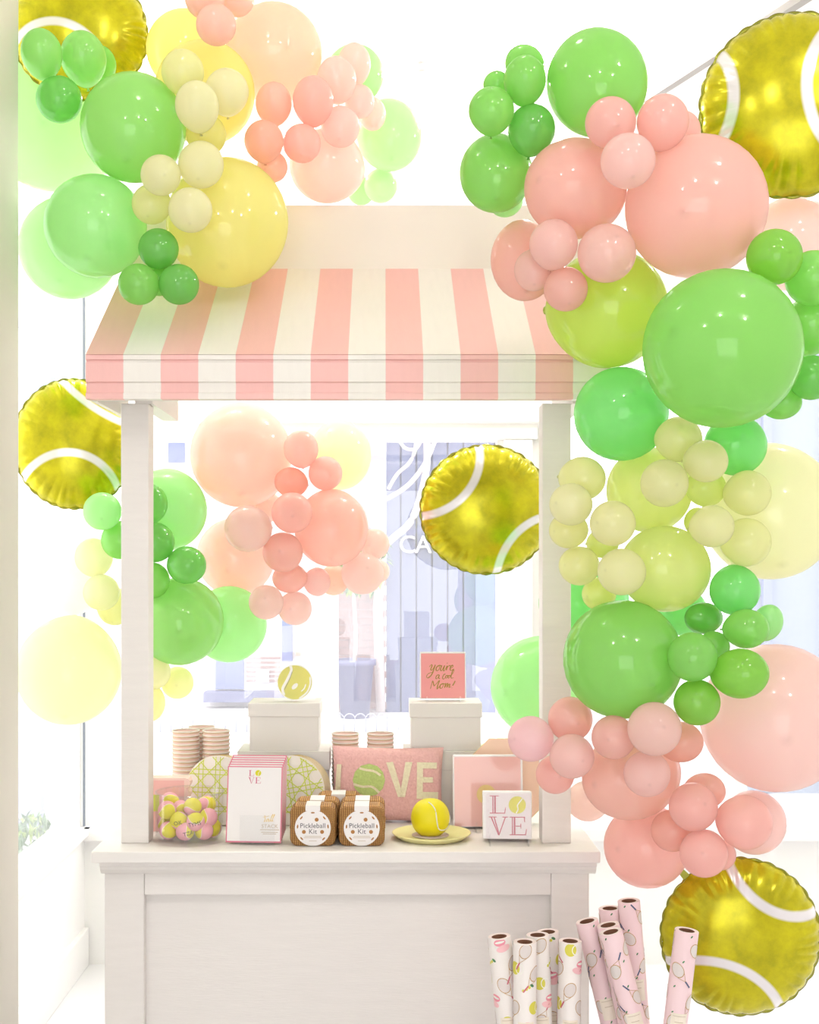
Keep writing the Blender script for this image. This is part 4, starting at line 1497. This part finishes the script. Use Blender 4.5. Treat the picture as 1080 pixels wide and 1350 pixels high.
# --- notepads on a clear stand
nb = on_top(334, 1114)
NW, NH = 0.0725, 0.196
LEANN = -0.17
pads = ['front notepad printed with LOVE', 'second notepad', 'third notepad', 'fourth notepad', 'fifth notepad', 'rearmost notepad']
for k in range(6):
    t = thing('notepad', 'pink-edged white %s in the stack by the clear dish' % pads[k], 'notepad', nb + Vector((0.0013 * k, 0.0115 * k, 0.006 + 0.0042 * k)), (LEANN, 0, -0.06), 'stacked pink-edged notepads')
    MB().box(-NW, NW, 0.0032, 0.0095, 0, NH - 0.001).build('paper_block', 'paper_white', t)
    MB().box(-NW, NW, 0, 0.003, 0, NH).build('pink_cover', 'pad_pink', t)
    MB().box(-NW + 0.003, NW - 0.003, -0.0006, 0.0, 0.004, NH - 0.0026).build('white_sheet', 'paper_white', t)
    if k == 0:
        strokes_LOVE(MB(), 0.0, NH - 0.029, 0.040, 0, -0.0011).build('lettering', 'print_pink', t)
        print_ball(t, 0.0085, NH - 0.0175, 0.0078, -0.0011)
        text('stack_lettering', 'STACK', 0.0135, 'gold_faint', t, (0.042, -0.0011, 0.042), 0.0001, 1.05)
        scm = MB()
        TALL = [[(-1.2, 1.3), (-0.9, 0.4), (-1.05, 0.0), (-0.7, 0.1)], [(-1.5, 0.9), (-0.2, 1.15)],
                [(-0.2, 0.6), (-0.55, 0.4), (-0.5, 0.0), (-0.15, 0.5), (-0.1, 0.0), (0.15, 0.2)],
                [(0.15, 0.2), (0.5, 1.3), (0.45, 1.5), (0.3, 0.9), (0.3, 0.1), (0.5, 0.1)], [(0.5, 0.1), (0.85, 1.3), (0.8, 1.5), (0.65, 0.9), (0.65, 0.1), (0.9, 0.2)]]
        script(TALL, 0.040, 0.054, 0.0125, 0.0013, scm, -0.0011)
        scm.build('script_lettering', 'gold', t)
        ln = MB()
        for (z, w_) in ((0.0325, 0.030), (0.026, 0.026), (0.022, 0.021)):
            ln.add([(0.042 - w_ / 1.2, -0.0011, z), (0.042 + w_ / 1.2, -0.0011, z), (0.042 + w_ / 1.2, -0.0011, z + 0.0016), (0.042 - w_ / 1.2, -0.0011, z + 0.0016)], [(0, 1, 2, 3)])
        ln.build('small_print', 'gold_faint', t)
st = thing('acrylic_stand', 'clear acrylic stand holding the pink-edged notepads', 'stand', (nb.x + 0.012, nb.y, CT), (0, 0, -0.06))
MB().box(-0.045, 0.045, -0.016, 0.075, 0.0, 0.003).build('base', 'acrylic', st)
MB().box(-0.045, 0.045, -0.016, -0.013, 0.003, 0.078).build('front_lip', 'acrylic', st, rot=(-0.05, 0, 0))

# --- pickleball kit baskets
wk = bpy.data.materials.new('wicker')
N, L = nodes_of(wk)
bs = N['Principled BSDF']
bs.inputs['Roughness'].default_value = 0.6
tc = N.new('ShaderNodeTexCoord')
wv = N.new('ShaderNodeTexWave')
wv.bands_direction = 'Z'
wv.inputs['Scale'].default_value = 90
wv.inputs['Distortion'].default_value = 0.6
wx = N.new('ShaderNodeTexWave')
wx.bands_direction = 'X'
wx.inputs['Scale'].default_value = 60
wx.inputs['Distortion'].default_value = 0.3
L.new(tc.outputs['Object'], wv.inputs['Vector'])
L.new(tc.outputs['Object'], wx.inputs['Vector'])
mu = N.new('ShaderNodeMath')
mu.operation = 'MULTIPLY'
L.new(wv.outputs['Fac'], mu.inputs[0])
L.new(wx.outputs['Fac'], mu.inputs[1])
cr = N.new('ShaderNodeValToRGB')
cr.color_ramp.elements[0].color = (*lin((140, 92, 44)), 1)
cr.color_ramp.elements[1].color = (*lin((222, 172, 104)), 1)
cr.color_ramp.elements[1].position = 0.55
L.new(mu.outputs[0], cr.inputs[0])
L.new(cr.outputs[0], bs.inputs['Base Color'])
bp = N.new('ShaderNodeBump')
bp.inputs['Strength'].default_value = 0.8
bp.inputs['Distance'].default_value = 0.003
L.new(mu.outputs[0], bp.inputs['Height'])
L.new(bp.outputs['Normal'], bs.inputs['Normal'])
MATS['wicker'] = wk


def loaf(w, h, d, r, bulge=0.0):
    """rounded wicker box, base at z=0, front at y=-d/2"""
    pts = round_rect(w, h, r, 6, 0, h / 2)
    mb = MB()
    n = len(pts)
    rings = [(-d / 2, 0.90), (-d / 2 + 0.004, 0.975), (-d / 2 + 0.010, 1.0), (d / 2 - 0.010, 1.0), (d / 2 - 0.004, 0.975), (d / 2, 0.90)]
    v = []
    for (y, s) in rings:
        for (a, b) in pts:
            v.append((a * s, y, h / 2 + (b - h / 2) * s))
    f = [tuple(range(n)), tuple(range((len(rings) - 1) * n + n - 1, (len(rings) - 1) * n - 1, -1))]
    for k in range(len(rings) - 1):
        for i in range(n):
            j = (i + 1) % n
            f.append((k * n + i, (k + 1) * n + i, (k + 1) * n + j, k * n + j))
    return mb.add(v, f)


KW, KH, KD = 0.119, 0.104, 0.076


def kit():
    t = thing('pickleball_kit', 'x', 'kit')
    loaf(KW, KH, KD, 0.020).build('wicker_basket', 'wicker', t, True)
    sm = MB()
    pts = round_rect(KW + 0.003, KD - 0.004, 0.012, 4, 0, 0.004)
    sm.prism(pts, KH * 0.42, KH * 0.46, 'z')
    sm.build('lid_seam', 'wicker_plain', t)
    lb = MB()
    rr = 0.0465
    zc = rr + 0.0015
    disc(lb, 0, zc, rr, rr, -KD / 2 - 0.0012, 0, 48)
    lb.box(-0.019, 0.019, -KD / 2 - 0.0012, -KD / 2 + 0.02, KH - 0.012, KH + 0.0012)
    lb.box(-0.019, 0.019, -KD / 2 + 0.008, KD / 2 - 0.006, KH + 0.0004, KH + 0.0012)
    lab = lb.build('paper_label', 'paper_white', t)
    y = -KD / 2 - 0.0016
    for hx, hz in ((0.010, 0.0215), (-0.023, -0.010), (0.024, -0.010)):
        disc(MB(), hx, zc + hz, 0.005, 0.005, y).build('cut_hole', 'wicker_plain', lab)
    for a in (1.57, 0.72, 2.42, 3.05, 0.1, 3.9, 5.5):
        disc(MB(), 0.0395 * math.cos(a), zc + 0.0395 * math.sin(a), 0.0052, 0.0019, y, 0, 14, a + PI / 2).build('cut_hole', 'wicker_plain', lab)
    text('lettering', 'Pickleball', 0.0175, 'grey_ink', lab, (0.0, y, zc + 0.0055), 0.0001, 1.02)
    text('lettering', 'Kit', 0.0175, 'grey_ink', lab, (0.0, y, zc - 0.0095), 0.0001, 1.02)
    ln = MB()
    for (z, w_) in ((zc - 0.022, 0.021), (zc - 0.0255, 0.023), (zc - 0.034, 0.010)):
        ln.add([(-w_, y, z), (w_, y, z), (w_, y, z + 0.0012), (-w_, y, z + 0.0012)], [(0, 1, 2, 3)])
    ln.build('small_print', 'gold_faint', lab)
    return t


k0 = kit()
kits = [(412.5, 1116, 'wicker pickleball kit basket, front left of the five'), (477, 1116, 'wicker pickleball kit basket, front right of the five'),
        (418, 1107.0, 'wicker pickleball kit basket right behind the front left one'), (478, 1107.0, 'wicker pickleball kit basket right behind the front right one'),
        (446, 1098.5, 'wicker pickleball kit basket, rearmost, just before the pillow')]
for i, (px, py, lb) in enumerate(kits):
    t = k0 if i == 0 else copy_tree(k0)
    p = on_top(px, py)
    t.location = (p.x, p.y + KD / 2, CT)
    t['label'] = lb
    t['group'] = 'wicker pickleball kits'

# --- hooked LOVE pillow
pm('hook_pink', (255, 190, 187), 0.9, noise=0.22, nscale=150, bump=0.7, bscale=170)
pm('hook_cream', (250, 234, 204), 0.9, noise=0.15, nscale=150, bump=1.0, bscale=170)
pm('hook_green', (196, 214, 132), 0.9, noise=0.2, nscale=150, bump=1.0, bscale=170)
MATS['hook_pink'].node_tree.nodes['Bump'].inputs['Distance'].default_value = 0.004
pb = on_top(510.5, 1083)
PW, PH, PD = 0.315, 0.21, 0.03
pil = thing('throw_pillow', 'pink hooked pillow lettered LOVE leaning on the white boxes', 'pillow', pb + Vector((0, -0.012, 0.002)), (-0.16, 0.015, 0))


def pil_y(x, z):
    u, w = abs(2 * x / PW), abs(2 * (z - PH / 2) / PH)
    u, w = min(u, 1), min(w, 1)
    return PD * ((1 - u ** 4) * (1 - w ** 4)) ** 0.5 + 0.004


def pil_xy(u, w):
    """square pillow outline with slightly pulled corners"""
    x = u * PW / 2 * (1 - 0.035 * (1 - abs(w) ** 2) * abs(u) ** 6)
    z = w * PH / 2 * (1 - 0.045 * (1 - abs(u) ** 2) * abs(w) ** 6)
    return x, z + PH / 2


mb = MB()
nu, nw = 44, 30
for side in (-1, 1):
    v, f = [], []
    for i in range(nu + 1):
        for j in range(nw + 1):
            u, w = -1 + 2 * i / nu, -1 + 2 * j / nw
            x, z = pil_xy(u, w)
            th = PD * ((1 - abs(u) ** 4) * (1 - abs(w) ** 4)) ** 0.5 + 0.003
            v.append((x, side * th, z))
    for i in range(nu):
        for j in range(nw):
            q = (i * (nw + 1) + j, (i + 1) * (nw + 1) + j, (i + 1) * (nw + 1) + j + 1, i * (nw + 1) + j + 1)
            f.append(q if side < 0 else q[::-1])
    mb.add(v, f)
mb.build('cushion', 'hook_pink', pil, True)


def on_pillow(poly_grid, name, mat, lift=0.0018):
    """poly_grid: list of quads in pillow face coordinates, subdivided and laid on the bulging face"""
    mb = MB()
    for q in poly_grid:
        n = 6
        v, f = [], []
        for i in range(n + 1):
            for j in range(n + 1):
                s, t = i / n, j / n
                x = (1 - s) * (1 - t) * q[0][0] + s * (1 - t) * q[1][0] + s * t * q[2][0] + (1 - s) * t * q[3][0]
                z = (1 - s) * (1 - t) * q[0][1] + s * (1 - t) * q[1][1] + s * t * q[2][1] + (1 - s) * t * q[3][1]
                v.append((x, -pil_y(x, z) - lift, z))
        for i in range(n):
            for j in range(n):
                a = i * (n + 1) + j
                f.append((a, a + n + 1, a + n + 2, a + 1))
        mb.add(v, f)
    return mb.build(name, mat, pil, True)


def pq(px0, py0, px1, py1):
    """pillow-face box from photo pixels of the pillow (438..583 x 988..1085)"""
    fx = lambda p: (p - 510.5) / 145 * PW
    fzz = lambda p: (1085 - p) / 97 * PH
    return [(fx(px0), fzz(py1)), (fx(px1), fzz(py1)), (fx(px1), fzz(py0)), (fx(px0), fzz(py0))]


def pquad(pts):
    return [((p - 510.5) / 145 * PW, (1085 - q) / 97 * PH) for p, q in pts]


on_pillow([pquad([(442, 1052), (449, 1052), (450, 1012), (444, 1012)]), pq(442, 1046, 464, 1054)], 'letter_L', 'hook_cream')
on_pillow([pquad([(524, 1053), (531, 1053), (517, 1008), (508, 1009)]), pquad([(526, 1053), (533, 1053), (542, 1008), (533, 1008)])], 'letter_V', 'hook_cream')
on_pillow([pquad([(548, 1054), (556, 1054), (556, 1009), (548, 1009)]), pq(548, 1008, 574, 1016), pq(548, 1027, 569, 1034), pq(548, 1046, 576, 1055)], 'letter_E', 'hook_cream')
cxp, czp = (486 - 510.5) / 145 * PW, (1085 - 1032) / 97 * PH
g = []
RB = 21 / 145 * PW
for k in range(12):
    a0, a1 = 2 * PI * k / 12, 2 * PI * (k + 1) / 12
    am = (a0 + a1) / 2
    pt_ = lambda a, r: (cxp + r * math.cos(a), czp + r * math.sin(a))
    g.append([pt_(a0, RB * 0.02), pt_(a0, RB), pt_(a1, RB), pt_(a1, RB * 0.02)])
on_pillow(g, 'ball_motif', 'hook_green')


def curve_quads(pts, w):
    q = smooth_path(pts, 4)
    out = []
    for a, b in zip(q[:-1], q[1:]):
        d = Vector((b[0] - a[0], b[1] - a[1])).normalized()
        n = Vector((-d.y, d.x)) * w / 2
        out.append([(a[0] - n.x, a[1] - n.y), (b[0] - n.x, b[1] - n.y), (b[0] + n.x, b[1] + n.y), (a[0] + n.x, a[1] + n.y)])
    return out


on_pillow(curve_quads([(cxp - 0.6 * RB, czp + 0.72 * RB), (cxp - 0.2 * RB, czp + 0.62 * RB), (cxp + 0.3 * RB, czp + 0.55 * RB), (cxp + 0.72 * RB, czp + 0.3 * RB)], 0.0065) +
          curve_quads([(cxp - 0.95 * RB, czp - 0.25 * RB), (cxp - 0.4 * RB, czp - 0.4 * RB), (cxp + 0.2 * RB, czp - 0.4 * RB), (cxp + 0.65 * RB, czp - 0.75 * RB)], 0.0065),
          'ball_seam', 'hook_cream', 0.0034)

# --- yellow plate and ball candle
pp = on_top(569, 1105)
pm('plate_yellow', (250, 244, 176), 0.35)
pm('candle_yellow', (236, 222, 16), 0.45, bump=0.1)
pm('silver_base', (206, 190, 190), 0.3, 0.3)
PRr = 0.105
yp = tag(MB().lathe([(0, 0.002), (PRr * 0.72, 0.002), (PRr * 0.80, 0.0), (PRr * 0.86, 0.004), (PRr * 0.985, 0.014), (PRr, 0.0155), (PRr * 0.995, 0.017), (PRr * 0.97, 0.0165), (PRr * 0.86, 0.0075), (0, 0.0065)], 56).build(
    'plate', 'plate_yellow', None, True, loc=pp), 'pale yellow round plate under the tennis ball candle', 'plate')
cd = thing('ball_candle', 'bright yellow tennis ball shaped candle on the yellow plate', 'candle', pp + Vector((-0.003, 0.0, 0.0068)))
BRc = 0.0515
prof = [(0, 0.0)]
for i in range(3, 21):
    a = PI * i / 20
    prof.append((BRc * math.sin(a) ** 0.82 if i < 20 else 0.0, BRc * 0.95 - BRc * 0.98 * math.cos(a)))
prof[0] = (0, prof[1][1])
base_z = prof[1][1]
MB().lathe([(r, z - base_z + 0.003) for r, z in prof], 40).build('ball', 'candle_yellow', cd, True)
MB().lathe([(0, 0), (0.042, 0), (0.049, 0.001), (0.049, 0.003), (0, 0.003)], 40).build('silver_base', 'silver_base', cd, True)
seam = []
cz_ = BRc * 0.95 - base_z + 0.003
for i in range(40):
    t_ = i / 39
    a = -0.5 + t_ * 3.6
    # a line that drops down the front and swings back up on the right
    pts3 = smooth_path([(-0.10, -0.45, 0.95), (0.20, -0.80, 0.62), (0.30, -0.98, 0.05), (0.42, -0.92, -0.45), (0.68, -0.70, -0.62), (0.93, -0.25, -0.45), (0.98, -0.12, 0.15)], 6)
for p in pts3:
    v = Vector(p).normalized()
    s_ = math.sqrt(v.x ** 2 + v.y ** 2)
    rr = BRc * max(s_, 1e-4) ** 0.82
    seam.append((rr * v.x / max(s_, 1e-4) * 1.008, rr * v.y / max(s_, 1e-4) * 1.008, cz_ + BRc * 0.985 * v.z))
MB().tube(seam, 0.0016, 8).build('seam', 'ball_line', cd, True)

# --- octagonal peach plates
ob = on_top(668, 1087)
oc = thing('octagon_plate_pack', 'peach octagonal gold-edged plate pack behind the pink napkins', 'plate pack', ob + Vector((0.0, 0, 0.001)), (-0.13, 0, -0.1))
Ro = 0.118
octp = [(Ro / math.cos(PI / 8) * math.cos(PI / 8 + k * PI / 4), Ro + Ro / math.cos(PI / 8) * math.sin(PI / 8 + k * PI / 4)) for k in range(8)]
octg = [(a * 1.012, Ro + (b - Ro) * 1.012) for a, b in octp]
op = MB().prism(octp, 0, 0.003).mesh('plate', 'peach_card')
og = MB().prism(octg, 0.0005, 0.0022).mesh('gold_edge', 'gold')
for k in range(6):
    q = obj('plate', op, oc, 0, (0, k * 0.0055, 0))
    obj('gold_edge', og, q)

# --- pink napkin pack with yellow sticker
nb2 = on_top(643.5, 1093)
npk = thing('napkin_pack', 'larger coral pink napkin pack with round yellow sticker on clear feet', 'napkin pack', nb2, (0, 0, 0.03))
W2, H2 = 44 * 3.65 / F, 92 * 3.65 / F
rotn = (-0.10, 0, 0)
MB().box(-W2 - 0.002, W2 + 0.006, -0.0005, 0.034, 0.006, 0.006 + H2 + 0.004).build('paper_stack', 'paper_white', npk, bevel=0.003, rot=rotn)
MB().prism(round_rect(2 * W2, H2 - 0.002, 0.003, 3, 0, 0.006 + H2 / 2), -0.002, -0.0005).build('front_napkin', 'pink_card', npk, rot=rotn)
pm('sticker_yellow', (246, 214, 140), 0.4)
stk = MB()
disc(stk, -0.004, 0.006 + H2 * 0.46, 0.0265, 0.0265, -0.0026, 0, 36)
sk = stk.build('round_sticker', 'sticker_yellow', npk, rot=rotn)
ln = MB()
for z in (0.096, 0.090, 0.084):
    ln.add([(-0.016, -0.0029, z), (0.006, -0.0029, z), (0.006, -0.0029, z + 0.002), (-0.016, -0.0029, z + 0.002)], [(0, 1, 2, 3)])
ln.build('small_print', 'gold_faint', sk)
MB().box(-W2 - 0.004, W2 + 0.008, -0.0036, -0.0032, 0.005, 0.006 + H2 + 0.006).build('cellophane', 'cellophane', npk, rot=rotn)
easel_parts(npk, 0.036, 0.045, 0.028)

# --- LOVE coaster pack
lb2 = on_top(671.5, 1113)
lv = thing('coaster_pack', 'white square pack printed LOVE with a tennis ball beside the right post', 'coaster pack', lb2 + Vector((0, 0.022, 0)), (0, 0, -0.04))
W3 = 29.7 * 3.44 / F
H3 = 59.5 * 3.44 / F
rotl = (-0.12, 0, 0)
pm('coaster_face', (238, 228, 230), 0.5)
MB().box(-W3 - 0.008, W3 + 0.003, 0.0, 0.048, 0.010, 0.010 + H3 + 0.005).build('paper_stack', 'paper_white', lv, bevel=0.003, rot=rotl)
MB().prism(round_rect(2 * W3, H3, 0.008, 5, 0, 0.010 + H3 / 2), -0.003, 0.0).build('front_coaster', 'coaster_face', lv, rot=rotl)
strokes_LOVE(MB(), 0.001, 0.010 + H3 * 0.50 - 0.004, 0.118, 0, -0.0036, True).build('lettering', 'print_red', lv, rot=rotl)
bp_ = print_ball(lv, 0.0235, 0.010 + H3 * 0.745, 0.0225, -0.0036)
bp_.rotation_euler = rotl
MB().box(-W3 - 0.009, W3 + 0.004, -0.0052, -0.0048, 0.009, 0.010 + H3 + 0.007).build('cellophane', 'cellophane', lv, rot=rotl)
easel_parts(lv, 0.05, 0.05, 0.03)
MB().box(-0.052, 0.052, 0.048, 0.051, 0.0, 0.03).build('easel_bar', 'acrylic', lv)

# ------------------------------------------------------------------ wrapping paper rolls
pm('roll_white', (243, 236, 232), 0.45)
pm('roll_pink', (244, 214, 218), 0.45)
pm('roll_edge', (246, 232, 228), 0.6)
pm('core_brown', (130, 88, 66), 0.8)
pm('ink_tan', (196, 158, 110), 0.6)
pm('ink_string', (226, 216, 212), 0.6)
pm('ink_navy', (92, 100, 130), 0.6)
pm('ink_red', (206, 108, 124), 0.6)
pm('ink_pink', (240, 150, 166), 0.6)
pm('ink_lightpink', (248, 196, 200), 0.6)
pm('ink_yellow', (222, 214, 84), 0.6)
pm('ink_dkgreen', (76, 130, 84), 0.6)
pm('ink_grey', (176, 172, 168), 0.6)
pm('roll_label', (242, 230, 214), 0.5)
INK = ['ink_tan', 'ink_string', 'ink_navy', 'ink_red', 'ink_pink', 'ink_lightpink', 'ink_yellow', 'ink_dkgreen', 'ball_line', 'ink_grey']
RR = 0.0262


class Wrap:
    """flat shapes bent round a roll"""

    def __init__(s, vmax):
        s.mb, s.vmax = MB(), vmax

    def flush(s, name, parent):
        if s.mb.f:
            s.mb.build(name, INK, parent)
        s.mb = MB()

    def pt(s, u, v, lift):
        a = u / RR
        v = min(v, s.vmax)
        return ((RR + lift) * math.sin(a), -(RR + lift) * math.cos(a), v)

    def ell(s, cu, cv, ru, rv, rot, mi, lift, ring=None):
        n = 22
        fr = (0.0, 0.4, 0.75, 1.0) if ring is None else (1 - ring, 1.0)
        v, f = [], []
        for q in fr:
            for k in range(n):
                a = 2 * PI * k / n
                x, z = q * ru * math.cos(a), q * rv * math.sin(a)
                v.append(s.pt(cu + x * math.cos(rot) - z * math.sin(rot), cv + x * math.sin(rot) + z * math.cos(rot), lift))
        for r in range(len(fr) - 1):
            for k in range(n):
                k2 = (k + 1) % n
                f.append((r * n + k, (r + 1) * n + k, (r + 1) * n + k2, r * n + k2))
        s.mb.add(v, f, mi)

    def line(s, u0, v0, u1, v1, w, mi, lift):
        n = 8
        d = Vector((u1 - u0, v1 - v0)).normalized()
        nx, nz = -d.y * w / 2, d.x * w / 2
        v, f = [], []
        for k in range(n + 1):
            t = k / n
            u, z = u0 + (u1 - u0) * t, v0 + (v1 - v0) * t
            v += [s.pt(u + nx, z + nz, lift), s.pt(u - nx, z - nz, lift)]
        for k in range(n):
            f.append((2 * k, 2 * k + 1, 2 * k + 3, 2 * k + 2))
        s.mb.add(v, f, mi)

    def racket(s, cu, cv, ang, sc=1.0, hcol=2):
        c, d = math.cos(ang), math.sin(ang)
        s.ell(cu, cv, 0.0155 * sc, 0.0118 * sc, ang, 1, 0.0004)
        s.ell(cu, cv, 0.0162 * sc, 0.0125 * sc, ang, 0, 0.0006, 0.10)
        hx, hz = cu - c * 0.027 * sc, cv - d * 0.027 * sc
        for sg in (-1, 1):
            s.line(cu - c * 0.0125 * sc - d * 0.008 * sc * sg, cv - d * 0.0125 * sc + c * 0.008 * sc * sg, hx, hz, 0.0011, 0, 0.0006)
        s.line(hx, hz, hx - c * 0.016 * sc, hz - d * 0.016 * sc, 0.0030 * sc, hcol, 0.0007)

    def ball(s, cu, cv, r):
        s.ell(cu, cv, r, r * 1.08, 0, 6, 0.0004)
        s.ell(cu + r * 0.95, cv, r * 0.75, r * 0.9, 0, 8, 0.0006, 0.18)

    def visor(s, cu, cv, sg=1):
        s.ell(cu, cv + 0.008, 0.0135, 0.0082, 0.1 * sg, 4, 0.0004)
        s.ell(cu, cv + 0.0088, 0.011, 0.0026, 0.15 * sg, 8, 0.0006)
        s.ell(cu + 0.0075 * sg, cv - 0.0052, 0.0165, 0.0078, 0.25 * sg, 5, 0.0007)

    def can(s, cu, cv, ang):
        c, d = math.cos(ang), math.sin(ang)
        s.line(cu - c * 0.012, cv - d * 0.012, cu + c * 0.012, cv + d * 0.012, 0.0092, 8, 0.0004)
        for k in (-1, 0, 1):
            s.ell(cu + c * 0.0076 * k, cv + d * 0.0076 * k, 0.0034, 0.0034, 0, 6, 0.0006)
        s.ell(cu + c * 0.015, cv + d * 0.015, 0.0030, 0.0055, ang + 0.5, 7, 0.0006)


def roll(px, py, Y, bx, label, kind, seed, dy=0.0):
    """top centre at a pixel, axis heading to (bx,1350) in the picture, standing on the floor"""
    T = P(px, py, Y)
    B = P(bx, 1350, Y + dy)
    d = (T - B).normalized()
    foot = T - d * (T.z / d.z)
    Lh = (T - foot).length
    q = Vector((0, 0, 1)).rotation_difference(d)
    tilt = d.to_2d().length
    lift = RR * tilt + 0.001
    t = thing('wrapping_paper_roll', label, 'wrapping paper roll', foot + Vector((0, 0, lift)), (0, 0, 0), 'rolls of tennis wrapping paper')
    t.rotation_mode = 'QUATERNION'
    t.rotation_quaternion = q
    Lh -= lift
    ri = RR * 0.66
    MB().lathe([(ri, 0), (RR, 0), (RR, Lh - 0.001), (RR - 0.001, Lh)], 32).build('paper', 'roll_' + kind, t, True)
    MB().lathe([(RR - 0.001, Lh), (ri, Lh - 0.001)], 32).build('rolled_edge', 'roll_edge', t)
    MB().lathe([(ri, Lh - 0.001), (ri * 0.97, Lh - 0.003), (ri * 0.97, 0.0)], 28).build('cardboard_core', 'core_brown', t, True)
    w = Wrap(Lh - 0.0015)
    r = random.Random(seed)
    if kind == 'white':
        row = 0
        v = Lh - 0.012
        while v > Lh - 0.34:
            for k in range(3):
                u = -0.055 + k * 0.055 + (0.024 if row % 2 else 0) + r.uniform(-0.004, 0.004)
                vv = v - k * 0.004 + r.uniform(-0.004, 0.004)
                typ = (row * 2 + k + seed) % 5
                if typ == 0:
                    w.ball(u, vv, 0.0135)
                elif typ == 1:
                    w.racket(u, vv - 0.006, r.choice((-0.9, 2.1, 0.9)), 1.15, 3)
                elif typ == 2:
                    w.visor(u, vv, r.choice((-1, 1)))
                elif typ == 3:
                    w.can(u, vv, 0.5)
                else:
                    w.racket(u, vv, r.choice((2.4, 4.2, 1.1)), 1.1, 3)
                w.flush(('ball_print', 'racket_print', 'visor_print', 'ball_can_print', 'racket_print')[typ], t)
            v -= 0.043
            row += 1
    else:
        row = 0
        v = Lh - 0.028
        while v > Lh - 0.34:
            for k in range(2):
                u = -0.05 + k * 0.075 + (0.038 if row % 2 else 0) + r.uniform(-0.005, 0.005)
                w.racket(u, v - k * 0.012, (2.3, 5.4, 1.1, 4.2)[(row + k + seed) % 4], 1.1, 2)
                w.flush('racket_print', t)
            w.ell(r.uniform(-0.02, 0.02), v + 0.02, 0.0034, 0.0016, 0.9, 7, 0.0006)
            w.flush('leaf_print', t)
            v -= 0.056
            row += 1
    zl = 0.60 - foot.z
    lv_ = Wrap(10)
    lab_z = Lh - 0.198 - 0.004 * (seed % 3)
    lv_.line(-0.018, lab_z, 0.018, lab_z, 0.05, 0, 0.0009)
    lv_.line(-0.014, lab_z + 0.019, 0.014, lab_z + 0.019, 0.0012, 1, 0.0012)
    lv_.line(-0.009, lab_z + 0.006, 0.009, lab_z + 0.006, 0.0016, 1, 0.0012)
    lv_.mb.build('paper_label', ['roll_label', 'gold_faint'], t)
    return t


roll(658, 1234, 3.00, 670, 'white tennis-print wrapping roll, leftmost of the bunch', 'white', 1)
roll(692, 1241, 2.97, 692, 'white tennis-print wrapping roll, second from left, in front', 'white', 3)
roll(709, 1232, 3.03, 713, 'white tennis-print wrapping roll right behind the second from left', 'white', 5)
roll(722, 1228, 3.09, 731, 'white tennis-print wrapping roll furthest back in its bunch', 'white', 2)
roll(752, 1240, 3.02, 750, 'white tennis-print wrapping roll, rightmost of the white ones', 'white', 9)
roll(773, 1214, 3.08, 806, 'pink racket-print wrapping roll, leftmost of the pink ones', 'pink', 1)
roll(804, 1228, 2.98, 836, 'pink racket-print wrapping roll in front, leaning right', 'pink', 2)
roll(801, 1219, 3.04, 829, 'pink racket-print wrapping roll right behind the front leaning one', 'pink', 4)
roll(804, 1197, 3.16, 812, 'pink racket-print wrapping roll, upright at the back left', 'pink', 6)
roll(829, 1187, 3.14, 842, 'pink racket-print wrapping roll, tallest at the back', 'pink', 8)
roll(906, 1226, 2.92, 891, 'pink racket-print wrapping roll alone in front of the bottom foil balloon', 'pink', 7)
